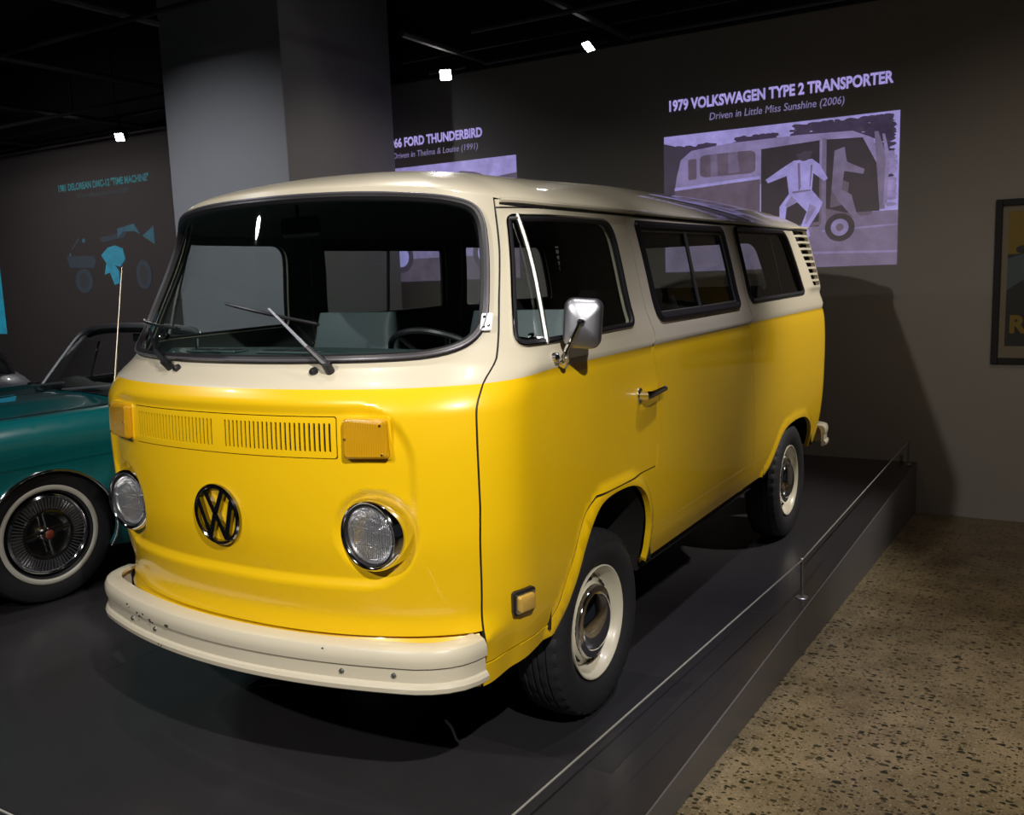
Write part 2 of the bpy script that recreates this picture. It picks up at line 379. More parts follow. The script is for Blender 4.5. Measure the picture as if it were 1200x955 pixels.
for x0, x1, y in ((-13, 2.6, 1.2), (-13, 2.6, 2.62), (-13, -5.2, 4.4), (-1.9, 2.6, 4.4)):
    pipe((x0, y, 3.40), (x1, y, 3.40), .02, 'black ceiling pipe running along the hall')
# pillar
PX0, PX1, PY0, PY1 = -5.03, -3.545, 4.02, 5.47
pl_ = MB().box((PX0, PY0, .001), (PX1, PY1, 4.598), .006)
struct(pl_.obj('pillar', PILM, None, False))

# display platform: deck boards, fascia panels
DECKM = mat('charcoal_platform_laminate', (.032, .030, .033), .24, noise=.12, nscale=6, bump=.08, bscale=500)
FASCM = mat('charcoal_fascia_laminate', (.13, .122, .128), .40, noise=.06, nscale=5)
PLX = 1.161
plat = thing('display_platform', 'low charcoal platform that carries the yellow van and the teal car', 'platform', (0, 0, 0))
ys = [-1.1, 2.12, WALLY - .004]
for x0, x1 in ((-14, -7.2), (-7.2, -1.15), (-1.15, PLX)):
    for y0, y1 in zip(ys[:-1], ys[1:]):
        MB().box((x0 + .0008, y0 + .0008, -.03), (x1 - .0008, y1 - .0008, 0), .0015).obj('deck_board', DECKM, plat, False)
MB().box((-14, -1.08, -.55), (PLX - .02, WALLY - .004, -.032)).obj('plinth', DARK, plat, False)
for y0, y1 in zip(ys[:-1], ys[1:]):
    MB().box((PLX - .018, y0 + .0012, -.5), (PLX + .004, y1 - .0012, -.0012), .0015).obj('fascia_panel', FASCM, plat, False)
MB().box((-14, -1.104, -.5), (PLX, -1.082, -.0012), .0015).obj('fascia_panel', FASCM, plat, False)

# ================================================================== the van: body surface
def pch(xs, ys):
    xs = np.array(xs, float); ys = np.array(ys, float)
    h = np.diff(xs); d = np.diff(ys) / h
    m = np.zeros(len(xs)); m[0] = d[0]; m[-1] = d[-1]
    for i in range(1, len(xs) - 1):
        if d[i - 1] * d[i] > 0:
            w1 = 2 * h[i] + h[i - 1]; w2 = h[i] + 2 * h[i - 1]
            m[i] = (w1 + w2) / (w1 / d[i - 1] + w2 / d[i])
    def f(x):
        x = np.clip(np.asarray(x, float), xs[0], xs[-1])
        i = np.clip(np.searchsorted(xs, x, side='right') - 1, 0, len(xs) - 2)
        t = (x - xs[i]) / h[i]
        return ((2*t**3 - 3*t**2 + 1) * ys[i] + (t**3 - 2*t**2 + t) * h[i] * m[i] + (-2*t**3 + 3*t**2) * ys[i + 1] + (t**3 - t**2) * h[i] * m[i + 1])
    return f
HALF_W = pch([.34, .44, .52, .66, .86, 1.05, 1.20, 1.26, 1.33, 1.52, 1.70, 1.75, 1.84],
             [.770, .795, .815, .834, .845, .848, .845, .838, .828, .798, .768, .760, .750])
NOSE_Y = pch([.34, .48, .56, .68, .83, 1.05, 1.16, 1.23, 1.30, 1.48, 1.68, 1.84],
             [.12, .085, .050, .025, .003, -.003, .002, .032, .100, .165, .240, .295])
TAIL_Y = pch([.34, .50, .80, 1.10, 1.26, 1.34, 1.52, 1.75, 1.84],
             [4.13, 4.19, 4.24, 4.25, 4.23, 4.18, 4.11, 4.00, 3.96])
BOW, COR_F, MF = .20, .30, 3.0
BOWZ = pch([.34, 1.17, 1.30, 1.75, 1.84], [.20, .20, .25, .40, .40])
BOW_R, COR_R, MR = .12, .22, 4.0
def _tab(m):
    a = np.sin(np.linspace(0, np.pi / 2, 1200)); a = np.concatenate([a[:-400], 1 - (1 - a[-400]) * np.linspace(1, 0, 400) ** 3])
    return a, 1 - (1 - np.clip(a, 0, 1) ** m) ** (1 / m)
def _arc(a, b, bow, cor, w=.838):
    x = w * a; y = bow * x * x + cor * b
    return np.concatenate([[0], np.cumsum(np.hypot(np.diff(x), np.diff(y)))])
AF, BF = _tab(MF); SF = _arc(AF, BF, BOW, COR_F)
AR, BR = _tab(MR); SR = _arc(AR, BR, BOW_R, COR_R)
S1 = SF[-1]; S2 = S1 + 3.70; S3 = S2 + SR[-1]
def surf(s, z):
    s = np.asarray(s, float); z = np.asarray(z, float); s, z = np.broadcast_arrays(s, z)
    sg = np.where(s < 0, -1.0, 1.0); t = np.abs(s)
    w = HALF_W(z); ny = NOSE_Y(z); ty = TAIL_Y(z); bo = BOWZ(z)
    a = np.interp(t, SF, AF); b = np.interp(t, SF, BF)
    x = w * a; y = ny + bo * x * x + COR_F * b
    yf = ny + bo * w * w + COR_F; yb = ty - BOW_R * w * w - COR_R
    k = np.clip((t - S1) / (S2 - S1), 0, 1); side = t > S1
    x = np.where(side, w, x); y = np.where(side, yf + (yb - yf) * k, y)
    r = t > S2; tr_ = np.clip(S3 - t, 0, None)
    a2 = np.interp(tr_, SR, AR); b2 = np.interp(tr_, SR, BR)
    x = np.where(r, w * a2, x); y = np.where(r, ty - BOW_R * (w * a2) ** 2 - COR_R * b2, y)
    return np.stack([sg * x, y, z], -1)
def s_side(y, z):
    lo, hi = .2, S3 - .2
    for _ in range(45):
        m = .5 * (lo + hi)
        if surf(m, z)[1] < y: lo = m
        else: hi = m
    return lo
def SZ(P): return [(s_side(y, z), z) for y, z in P]
def catmull(P, n=6, closed=False):
    P = [np.array(p, float) for p in P]; N = len(P); out = []
    for i in range(N if closed else N - 1):
        p0 = P[(i - 1) % N] if (closed or i > 0) else P[0]; p1 = P[i]; p2 = P[(i + 1) % N]; p3 = P[(i + 2) % N] if (closed or i < N - 2) else P[-1]
        for k in range(n):
            t = k / n; out.append(tuple(.5 * (2 * p1 + (p2 - p0) * t + (2 * p0 - 5 * p1 + 4 * p2 - p3) * t * t + (3 * p1 - p0 - 3 * p2 + p3) * t ** 3)))
    if not closed: out.append(tuple(P[-1]))
    return out
ARCH_F = catmull(SZ([(.585, .43), (.63, .485), (.68, .565), (.735, .675), (.795, .750), (.86, .787), (.97, .798), (1.10, .788), (1.19, .748), (1.25, .675), (1.277, .58), (1.277, .47)]), 4)
ARCH_R = catmull(SZ([(2.82, .462), (2.90, .495), (2.98, .565), (3.07, .638), (3.18, .670), (3.36, .680), (3.55, .664), (3.68, .615), (3.74, .55), (3.76, .45)]), 4)
def seg_dist(P, s, z):
    d = np.full(np.shape(s), 9.0)
    for (a, b), (c, e) in zip(P[:-1], P[1:]):
        ux, uy = c - a, e - b; L = ux * ux + uy * uy
        t = np.clip(((s - a) * ux + (z - b) * uy) / L, 0, 1); d = np.minimum(d, np.hypot(s - a - t * ux, z - b - t * uy))
    return d
def sstep(a, b, x):
    t = np.clip((x - a) / (b - a), 0, 1); return t * t * (3 - 2 * t)
def belt(s): return np.interp(np.abs(s), [0, .6, .83, 1.1, 3.2, 6], [1.234, 1.235, 1.238, 1.252, 1.266, 1.272])
HLS, HLZ = .535, .835
def disp(s, z):
    t = np.abs(s); d = np.zeros(np.shape(t))
    # pressed field of the nose with rounded corners
    hw, hz, zc, r = .665, .262, .937, .17
    qx = t - (hw - r); qz = np.abs(z - zc) - (hz - r)
    sd = np.hypot(np.maximum(qx, 0), np.maximum(qz, 0)) + np.minimum(np.maximum(qx, qz), 0) - r
    d = d - .014 * sstep(.004, -.030, sd)
    # dish round the headlamp
    rr = np.hypot(t - HLS, z - HLZ)
    d = d - .026 * sstep(.132, .085, rr)
    # lip under the nose
    d = d + .022 * np.clip((.605 - z) / .06, 0, 1.3) ** 2 * sstep(.92, .80, t)
    # belt moulding, fading out on the nose
    side = sstep(.80, 1.15, t); b = z - belt(s)
    d = d + side * (.009 * sstep(-.002, .012, b) * sstep(.16, .04, b) - .004 * np.exp(-(b / .006) ** 2))
    # wheel arch flanges
    m = (t > 1.0) & (t < 2.3) & (z < .95)
    if np.any(m): d = np.where(m, d + .014 * sstep(.055, .012, seg_dist(ARCH_F, t, z)), d)
    m = (t > 3.2) & (t < 4.9) & (z < .85)
    if np.any(m): d = np.where(m, d + .010 * sstep(.05, .012, seg_dist(ARCH_R, t, z)), d)
    # air intake scoop on the rear corner
    d = d + .020 * sstep(4.40, 4.62, t) * sstep(5.0, 4.80, t) * sstep(1.36, 1.40, z)
    return d
def body(s, z):
    s = np.asarray(s, float); z = np.asarray(z, float); s, z = np.broadcast_arrays(s, z)
    e = 1e-3; P = surf(s, z)
    n = np.cross(surf(s + e, z) - surf(s - e, z), surf(s, z + e) - surf(s, z - e)); n /= np.linalg.norm(n, axis=-1)[..., None] + 1e-12
    return P + n * disp(s, z)[..., None]
def bodyN(s, z):
    e = 2e-3; s = np.float64(s); z = np.float64(z)
    n = np.cross(body(s + e, z) - body(s - e, z), body(s, z + e) - body(s, z - e)); return n / np.linalg.norm(n)
def at(s, z, d=0.0):
    return tuple(body(np.float64(s), np.float64(z)) + bodyN(s, z) * d)
def off(d): return lambda s, z: np.asarray(body(s, z)) + d * nrm(s, z)
def nrm(s, z):
    e = 1.5e-3; n = np.cross(surf(s + e, z) - surf(s - e, z), surf(s, z + e) - surf(s, z - e)); return n / (np.linalg.norm(n, axis=-1)[..., None] + 1e-12)
def mir(P): return [(-a, b) for a, b in P][::-1]
def paint(s, z): return np.where(z > belt(s), 1, 0)
PAINT = [YELLOW, CREAM, TRIM]

van = thing('van', 'yellow and cream camper van with chrome headlamps standing on the charcoal platform', 'van', (0, 0, 0))
FS = lambda z: float(np.interp(z, [.36, .444, .89, 1.237, 1.30, 1.58, 1.74, 1.82], [.805, .809, .83, .828, .833, .809, .785, .775]))
G = .003
WS = [(0, 1.299), (.3, 1.300), (.55, 1.303), (.67, 1.312), (.742, 1.335), (.780, 1.375), (.790, 1.43), (.783, 1.52), (.770, 1.62), (.755, 1.69), (.725, 1.733), (.66, 1.756), (.55, 1.770), (.38, 1.780), (.2, 1.784), (0, 1.785)]
WSO = catmull(WS[:-1] + [WS[-1]] + [(-a, b) for a, b in WS[1:-1]][::-1], 4, True)
def shrink(P, d):
    P = [np.array(p) for p in P]; n = len(P); A = sum(P[i][0] * P[(i + 1) % n][1] - P[(i + 1) % n][0] * P[i][1] for i in range(n)); sg = 1 if A > 0 else -1; out = []
    for i in range(n):
        t = P[(i + 1) % n] - P[i - 1]; t = t / (np.linalg.norm(t) + 1e-12); out.append(tuple(P[i] + sg * d * np.array((-t[1], t[0]))))
    return out
ZT = lambda s: float(np.interp(abs(s), [0, .4, .6, .74, .82, .95, 6], [1.806, 1.799, 1.786, 1.763, 1.747, 1.738, 1.738]))
# nose with the windscreen surround
GR = (-.402, .442, 1.046, 1.166)
zz = [.548, .6, .7, .8, .9, 1.0, 1.1, 1.2, 1.25, 1.3, 1.4, 1.5, 1.6, 1.7]
right = [(FS(z) - G, z) for z in zz] ; top = [(s, ZT(s)) for s in np.linspace(.782, -.782, 41)]
bottom = [(s, .543 + .004 * (abs(s) / .8) ** 2) for s in np.linspace(-.79, .79, 31)]
nose_out = bottom + right + top + [(-a, b) for a, b in right[::-1]]
bl = [(s, float(belt(s))) for s in np.linspace(-.95, .95, 60)]
grh = rrect(GR[0], GR[1], GR[2], GR[3], .008)
nose = panel('nose_panel', body, nose_out, [shrink(WSO, .012), grh] + [[(q * HLS + .094 * math.cos(a), HLZ + .094 * math.sin(a)) for a in np.linspace(0, 2 * math.pi, 41)[:-1]] for q in (1, -1)], .0105, PAINT, van, .018, [bl], paint, .0105)
# fresh-air grille in the nose
slots = []
for a, b in ((GR[0] + .022, .010), (.052, GR[1] - .014)):
    n = 24
    for k in range(n):
        c = a + (b - a) * (k + .5) / n; w = (b - a) / n * .22; slots.append(rrect(c - w, c + w, GR[2] + .020, GR[3] - .020, w * .9, 3))
gp = panel('air_grille', off(.002), rrect(GR[0] + G, GR[1] - G, GR[2] + G, GR[3] - G, .007), slots, .02, [YELLOW, YELLOW, DARK], van, .004, edge=.010)
panel('grille_backing', off(-.035), rrect(GR[0] - .02, GR[1] + .02, GR[2] - .02, GR[3] + .02, .01), [], .04, BLACK, gp, .004)  # black sheet standing in for the shade behind the slots
# valance under the nose lip
val = [(s, .355 + .02 * (abs(s) / .8)) for s in np.linspace(-.80, .80, 21)] + [(.803, .552)] + [(s, .549) for s in np.linspace(.78, -.78, 21)] + [(-.803, .552)]
panel('front_valance', lambda s, z: surf(s, z) + (-.004 + .050 * sstep(.550, .512, z))[..., None] * nrm(s, z), val, [], .012, [YELLOW, TRIM], van, .012)
# windscreen glass, rubber, hinge plate
panel('windscreen', off(-.010), shrink(WSO, .003), [], .04, GLASS, van, 0)
def loop_tube(name, outline, r, m, parent, d=.002, n=8, closed=True, step=.025):
    L = resample(outline, step, closed); return MB().tube([at(a, b, d) for a, b in L], r, n, closed).obj(name, m, parent)
seal = loop_tube('windscreen_seal', shrink(WSO, .010), .0145, RUBBER, van, .000)
loop_tube('seal_bead', shrink(WSO, .004), .0045, mat('bright_seal_bead', (.20, .19, .22), .22, metal=.6), seal, .012)

# side openings
DW = roundpoly([(.874, 1.324), (s_side(1.176, 1.334), 1.336), (s_side(1.125, 1.70), 1.702), (.818, 1.702)], [.05, .055, .09, .025])
MW = roundpoly([(s_side(1.397, 1.339), 1.339), (s_side(2.372, 1.343), 1.343), (s_side(2.290, 1.708), 1.708), (s_side(1.330, 1.704), 1.704)], [.05, .05, .045, .03])
RW = roundpoly([(s_side(2.548, 1.354), 1.354), (s_side(3.585, 1.362), 1.362), (s_side(3.36, 1.722), 1.722), (s_side(2.472, 1.716), 1.716)], [.06, .07, .10, .05])
DLOW = catmull(SZ([(.545, .467), (.60, .530), (.655, .625), (.70, .712), (.75, .778), (.815, .815)]), 4)
DREAR = catmull(SZ([(1.325, .815), (1.345, .90), (1.350, 1.0), (1.338, 1.14), (1.324, 1.26), (1.300, 1.40), (1.248, 1.722)]), 5)
dfront = [(FS(z) + G, z) for z in (1.722, 1.6, 1.45, 1.30, 1.237, 1.1, .9, .7, .55, .447)]
door_out = dfront + DLOW + DREAR
def roff(P, d):
    out = []
    for i in range(len(P)):
        a = np.array(P[max(i - 1, 0)]); b = np.array(P[min(i + 1, len(P) - 1)]); t = (b - a) / np.linalg.norm(b - a); out.append((P[i][0] + t[1] * d, P[i][1] - t[0] * d))
    return out
sp = [(FS(.38) + G, .366)] + SZ([(.46, .395), (.585, .43)]) + ARCH_F[1:] + SZ([(1.285, .456), (1.9, .458), (2.60, .462), (2.515, 1.268), (2.425, 1.738)]) + [(S1 + .2, 1.738), (.95, ZT(.95)), (.82, ZT(.82)), (FS(1.735) + .001, ZT(.79) - .004), (FS(1.727) + G, 1.727)]
sp += [(a + .004, b) for a, b in DREAR[::-1][:-1]][0:0] + [(DREAR[-1][0] + .005, 1.727)] + [(a + .0055, b) for a, b in DREAR[::-1][1:-1]] + [(DREAR[0][0] + .0055, .808)] + [(DLOW[-1][0] + .002, .8075)] + shrink(DLOW, 0)[0:0] + [(a, b) for a, b in roff(DLOW, .006)[::-1][1:]] + [(FS(.44) + G, .4395)]
rq = SZ([(2.606, .462), (2.82, .462)]) + ARCH_R[1:] + [(s_side(3.77, .455), .452), (4.75, .45), (5.15, .45), (5.15, 1.0), (5.15, 1.738), (4.7, 1.738), (4.2, 1.738)] + SZ([(2.431, 1.738), (2.521, 1.268)])
vents = []
for k in range(9):
    z0 = 1.698 - k * .0365
    l0 = float(np.interp(z0, [1.40, 1.72], [4.640, 4.480])); l1 = float(np.interp(z0 + .024, [1.40, 1.72], [4.640, 4.480]))
    vents.append(roundpoly([(l0, z0), (4.800, z0), (4.800, z0 + .024), (l1, z0 + .024)], .003, 2))
def side(sgn, h):
    fx = (lambda P: P) if sgn > 0 else mir
    bline = [(sgn * s, float(belt(s))) for s in np.linspace(.7, 5.6, 120)]
    door = panel('front_door', body, fx(door_out), [fx(shrink(DW, .010))], h, PAINT, van, .022, [bline], paint, min(h, .02))
    panel('side_panel', body, fx(sp), [fx(shrink(MW, .010))], h, PAINT, van, .022, [bline], paint, min(h, .02))
    q = panel('rear_quarter_panel', body, fx(rq), [fx(shrink(RW, .010))] + [fx(v) for v in vents], h, PAINT, van, .022, [bline], paint, min(h, .02))
    panel('intake_backing', off(-.05), fx([(4.5, 1.38), (4.86, 1.38), (4.86, 1.735), (4.48, 1.735)]), [], .06, BLACK, q, .004)  # black backing sheet, gives the vent slots their shaded depth
    loop_tube('door_gap_line', fx(shrink(door_out, -.0035)), .0042, RUBBER, door, -.0065, 6)  # black tube that puts the seam's shade into the door gap
    # door glass: quarter light, divider, main pane
    qd = [(.999, 1.328), (.852, 1.704)]
    loop_tube('door_window_seal', fx(shrink(DW, .008)), .0095, RUBBER, door, -.002)
    loop_tube('door_window_trim', fx(shrink(DW, .001)), .0035, CHROME, door, .005, 6)
    panel('door_glass', off(-.010), fx(shrink(DW, .002)), [], .05, SGLASS, door, 0)
    loop_tube('quarter_light_divider', fx(resample(qd, .03, False)), .0085, ALU, door, .002, 6, False)
    loop_tube('quarter_light_frame', fx([(.892, 1.350), (.92, 1.345), (.985, 1.345)]), .006, CHROME, door, -.004, 6, False)
    loop_tube('quarter_light_frame', fx([(.828, 1.690), (.857, 1.692)]), .006, ALU, door, .003, 6, False)
    cx = at(sgn * .955, 1.352, -.018); MB().lathe([(-.012, 0), (-.012, .012), (.0, .014), (.006, .008), (.006, 0)], 'x', 12, cx).obj('vent_catch', CHROME, door)
    # sliding window in the middle, fixed glass behind
    w = loop_tube('middle_window_seal', fx(shrink(MW, .010)), .0165, RUBBER, van, -.002)
    loop_tube('window_frame', fx(shrink(MW, .030)), .006, ALU, w, -.004, 6)
    mx0 = lambda z: s_side(float(np.interp(z, [1.34, 1.706], [1.874, 1.826])), z)
    loop_tube('sliding_divider', fx([(mx0(z), z) for z in (1.362, 1.45, 1.55, 1.682)]), .008, ALU, w, -.004, 6, False)
    loop_tube('sliding_track', fx([(s_side(1.43, 1.372), 1.372), (s_side(2.0, 1.374), 1.374), (s_side(2.35, 1.378), 1.378)]), .005, ALU, w, -.010, 6, False)
    panel('middle_window', off(-.011), fx(shrink(MW, .004)), [], .06, SGLASS, van, 0)
    loop_tube('rear_window_seal', fx(shrink(RW, .010)), .0145, RUBBER, van, -.002)
    panel('rear_side_window', off(-.010), fx(shrink(RW, .004)), [], .06, SGLASS, van, 0)
    return door
doorL = side(1, .022); doorR = side(-1, .06)
# tail
def tailf(t, z): 
    t = np.asarray(t, float); P = surf(S3 - np.abs(t), z); P = P.copy(); P[..., 0] *= np.where(t < 0, -1, 1) ; return P
TWD = S3 - 5.156
tw = roundpoly([(-.50, 1.36), (.50, 1.36), (.46, 1.70), (-.46, 1.70)], .08)
tp = panel('tail_panel', tailf, [(-TWD, .45), (TWD, .45), (TWD, 1.738), (-TWD, 1.738)], [shrink(tw, .01)], .05, PAINT, van, .022, [[(-.62, 1.272), (.62, 1.272)]], lambda t, z: np.where(z > 1.272, 1, 0), flip=True)
MB().tube([tuple(tailf(np.float64(a), np.float64(b)) + np.array((0, .004, 0))) for a, b in resample(shrink(tw, .008), .03)], .014, 8, True).obj('tail_window_seal', RUBBER, van)
panel('tail_window', lambda t, z: tailf(t, z) - np.array((0, .012, 0)), shrink(tw, .004), [], .08, SGLASS, van, 0)
for sgn in (1, -1):
    MB().prism(rrect(4.93, 5.03, .70, .98, .03), lambda a, b, d: at(sgn * a, b, d), -.005, .03).obj('tail_lamp', mat('red_lens', (.25, .01, .008), .2, coat=.5), van)
# roof
SV = np.concatenate([np.linspace(-S3, -S2, 26)[:-1], np.linspace(-S2, -S1, 60)[:-1], np.linspace(-S1, S1, 121)[:-1], np.linspace(S1, S2, 60)[:-1], np.linspace(S2, S3, 26)[:-1]])
RH = np.array([1, .997, .99, .975, .955, .93, .9, .86, .81, .75, .68, .6, .5, .4, .28, .14, 0.0])
CROWN = pch([.2, .6, 1.2, 2.0, 3.0, 4.0], [1.880, 1.892, 1.905, 1.930, 1.935, 1.900])
def roof_mesh(name, drop, shrinkx, m, parent):
    zt = np.array([ZT(s) for s in SV]); P0 = surf(SV, zt); v = []
    for r in RH:
        sy = np.clip(P0[:, 1], .95, 3.35); x = P0[:, 0] * r * shrinkx; y = sy + (P0[:, 1] - sy) * r
        crown = CROWN(y)
        hgt = (1 - r ** 2.2) ** (1 / 1.4)
        z = zt + (crown - zt) * hgt - drop
        v.append(np.stack([x, y, z], -1))
    n = len(SV); V = np.concatenate(v); f = []
    for i in range(len(RH) - 1):
        for k in range(n):
            f.append((i * n + k, i * n + (k + 1) % n, (i + 1) * n + (k + 1) % n, (i + 1) * n + k))
    return link(name, V, f, m, parent, True)
rf = roof_mesh('roof', 0, 1.0, CREAM, van)
roof_mesh('headliner', .03, .985, mat('headliner_vinyl', (.13, .14, .13), .7), rf)
gs = np.concatenate([np.linspace(.80, S2, 90), np.linspace(S2, S3 + (S3 - S2), 50)[1:], S3 + (S3 - S2) + np.linspace(0, S2 - .80, 90)[1:]])
def wrap(s): return (s, 1) if s <= S3 else (2 * S3 - s, -1)
gp_ = []
for s in gs:
    a, q = wrap(s); p = np.array(at(a, ZT(a) - .002 if a > .83 else ZT(a) - .006, .006)); p[0] *= q; gp_.append(tuple(p))
MB().tube(gp_, .0085, 8).obj('rain_gutter', CREAM, van)
gl_ = []
for s in gs:
    a, q = wrap(s); p = np.array(at(a, ZT(a) - .014, .001)); p[0] *= q; gl_.append(tuple(p))
MB().tube(gl_, .0035, 6).obj('gutter_dark_line', BLACK, van)  # thin black line just below the gutter
# ------------------------------------------------------------------ van: lamps, badge, wipers
def headlamp(sgn):
    c = np.array(body(sgn * HLS, HLZ)); cx, cz = c[0], HLZ; yf = c[1] - .044
    g = empty_part('headlamp', van)
    def sweep(name, prof, m):      # prof: (y forward of body, radius); the far edge follows the body
        return MB().lathe([(yf + a, r) for a, r in prof], 'y', 56, (cx, 0, cz)).obj(name, m, g, True, 50)
    sweep('chrome_bowl', [(.125, .098), (.085, .102), (.050, .1045), (.026, .1045), (.010, .103), (.001, .099), (-.003, .095), (-.001, .090), (.005, .087), (.014, .086)], CHROME)
    sweep('rubber_ring', [(.014, .087), (.005, .0875), (.001, .085), (.004, .082), (.012, .081)], RUBBER)
    sweep('reflector', [(.014, .082), (.03, .073), (.046, .052), (.055, .03), (.058, .012), (.050, .010), (.040, .008), (.038, 0.0005)], mat('lamp_reflector', (.80, .80, .84), .34, metal=1.0))
    L = MB().lathe([(yf + .010, .0825), (yf + .003, .077), (yf - .006, .060), (yf - .012, .040), (yf - .015, .018), (yf - .0155, .0005)], 'y', 56, (cx, 0, cz)).obj('lens', LENS, g)
    fl_ = MB()
    for k in range(-9, 10):
        x = k * .0072; h = math.sqrt(max(0, .070 ** 2 - x * x)); 
        if h > .01: fl_.tube([(cx + x, yf + .014, cz - h), (cx + x, yf + .014, cz + h * .25)], .0022, 5)
    for z in (.008, .016, -.03):
        h = math.sqrt(.068 ** 2 - z * z); fl_.tube([(cx - h, yf + .013, cz + z), (cx + h, yf + .013, cz + z)], .0025, 5)
    fl_.obj('lens_flutes', mat('lens_flute_glass', (.75, .76, .80), .08, metal=.85), L)
    return g
headlamp(1); headlamp(-1)
def lens_mat():
    m = AMBER; nt = m.node_tree; b = nt.nodes['Principled BSDF']; tc = nt.nodes.new('ShaderNodeTexCoord'); w = nt.nodes.new('ShaderNodeTexWave'); w.inputs['Scale'].default_value = 70; w.bands_direction = 'X'
    bp = nt.nodes.new('ShaderNodeBump'); bp.inputs['Strength'].default_value = .5; bp.inputs['Distance'].default_value = .003
    nt.links.new(tc.outputs['Object'], w.inputs['Vector']); nt.links.new(w.outputs['Fac'], bp.inputs['Height']); nt.links.new(bp.outputs[0], b.inputs['Normal'])
lens_mat()
for sgn, a, b in ((1, .462, .600), (-1, .420, .590)):
    z0, z1 = 1.046, 1.166
    t = MB(); out = rrect(a, b, z0, z1, .012); inn = rrect(a + .005, b - .006, z0 + .006, z1 - .006, .010)
    t.loft([[at(sgn * p, q, -.004) for p, q in out], [at(sgn * p, q, .004) for p, q in out]])
    base = fixn(t.obj('turn_signal', YELLOW, van))
    # body-coloured housing wedge under the outer end
    l = MB(); l.loft([[at(sgn * p, q, .003) for p, q in inn], [at(sgn * p, q, .020) for p, q in inn], [at(sgn * p, q, .026) for p, q in rrect(a + .012, b - .014, z0 + .012, z1 - .012, .008)]])
    fixn(l.obj('amber_lens', AMBER, base))
    for p, q in ((b - .022, z1 - .018), (b - .022, z0 + .018), (a + .014, (z0 + z1) / 2)):
        c = at(sgn * p, q, .0255); MB().lathe([(-.004, 0.0005), (-.004, .003), (.002, .004)], 'y', 10, c).obj('lens_screw', CHROME, base)
# round badge: V over W in a ring
bg = MB(); EZ = .858
def badge_bar(p, q, w):
    p = np.array(p); q = np.array(q); t = (q - p) / np.linalg.norm(q - p); n = np.array((-t[1], t[0])) * w / 2
    P = [p - n, q - n, q + n, p + n]
    bg.prism([tuple(k) for k in P], lambda a, b, d: at(a, EZ + b, d), .002, .014)
prof = []
for k in range(64):
    a = 2 * math.pi * k / 64; prof.append(a)
ring = [[at(r * math.sin(a), EZ + r * math.cos(a), d) for a in prof] for r, d in ((.081, .002), (.081, .013), (.084, .016), (.090, .015), (.094, .010), (.094, .002))]
bg.loft(ring, True, False)
B = .0165
badge_bar((-.036, .074), (-.004, .010), B); badge_bar((.036, .074), (.004, .010), B)
badge_bar((-.070, .046), (-.032, -.072), B); badge_bar((-.034, -.072), (-.002, .004), B); badge_bar((.034, -.072), (.002, .004), B); badge_bar((.070, .046), (.032, -.072), B)
fixn(bg.obj('round_badge', mat('badge_chrome', (.30, .29, .30), .10, metal=1.0), van, True, 30))
# wipers
WB = mat('wiper_black', (.018, .018, .022), .35, metal=.4)
for (pv, md, ba, bb) in (((.378, 1.279), (.150, 1.446), (-.050, 1.468), (.311, 1.405)), ((-.270, 1.279), (-.462, 1.385), (-.715, 1.412), (-.290, 1.394))):
    w = MB(); c = Vector(at(*pv, .022)); n = Vector(bodyN(*pv))
    w.tube([tuple(c - n * .03), tuple(c + n * .012)], [.014, .013], 12)
    kn = Vector(at(pv[0] + (md[0] - pv[0]) * .30, pv[1] + (md[1] - pv[1]) * .30, .045))
    w.tube([tuple(c), tuple(kn)], [.011, .008], 8)
    wo = w.obj('wiper', WB, van)
    MB().tube([tuple(kn), at(*md, .032)], [.006, .004], 8).obj('wiper_arm', SATIN if pv[0] > 0 else WB, wo)
    P = [(ba[0] + (bb[0] - ba[0]) * t, ba[1] + (bb[1] - ba[1]) * t) for t in np.linspace(0, 1, 12)]
    MB().tube([at(*p, .016 + .010 * math.sin(math.pi * t)) for p, t in zip(P, np.linspace(0, 1, 12))], .0045, 6).obj('wiper_bow', WB, wo)
    MB().tube([at(*p, .006) for p in P], .0045, 6).obj('wiper_blade', RUBBER, wo)
for s_ in (.330, -.225):
    c = at(s_, 1.277, .004); MB().lathe([(-.014, .0005), (-.013, .007), (-.006, .011), (.004, .013)], 'y', 12, c).obj('washer_nozzle', RUBBER, van)
# hinge plates on the seal
hp = MB(); hp.prism(rrect(.772, .802, 1.372, 1.418, .003), lambda a, b, d: at(a, b, d), .004, .016)
ho = fixn(hp.obj('mirror_hinge_plate', SATIN, van, False))
for a, b in ((.780, 1.408), (.794, 1.384), (.781, 1.381)):
    c = at(a, b, .018); MB().lathe([(-.005, .0005), (-.004, .003), (0, .004)], 'y', 8, c).obj('screw', CHROME, ho)
# whip antenna
a0 = Vector(px_on(0, -.660, 133, 470)); a1 = Vector(px_on(0, -.70, 143, 313))
an = MB().tube([tuple(a0), tuple(a0.lerp(a1, .5)), tuple(a1)], [.0034, .0026, .0018], 6).obj('antenna', mat('antenna_steel', (.30, .27, .22), .35, metal=.8), van)
MB().lathe([(-.01, .014), (.012, .011), (.02, .005)], 'z', 12, tuple(a0)).obj('antenna_foot', RUBBER, an)
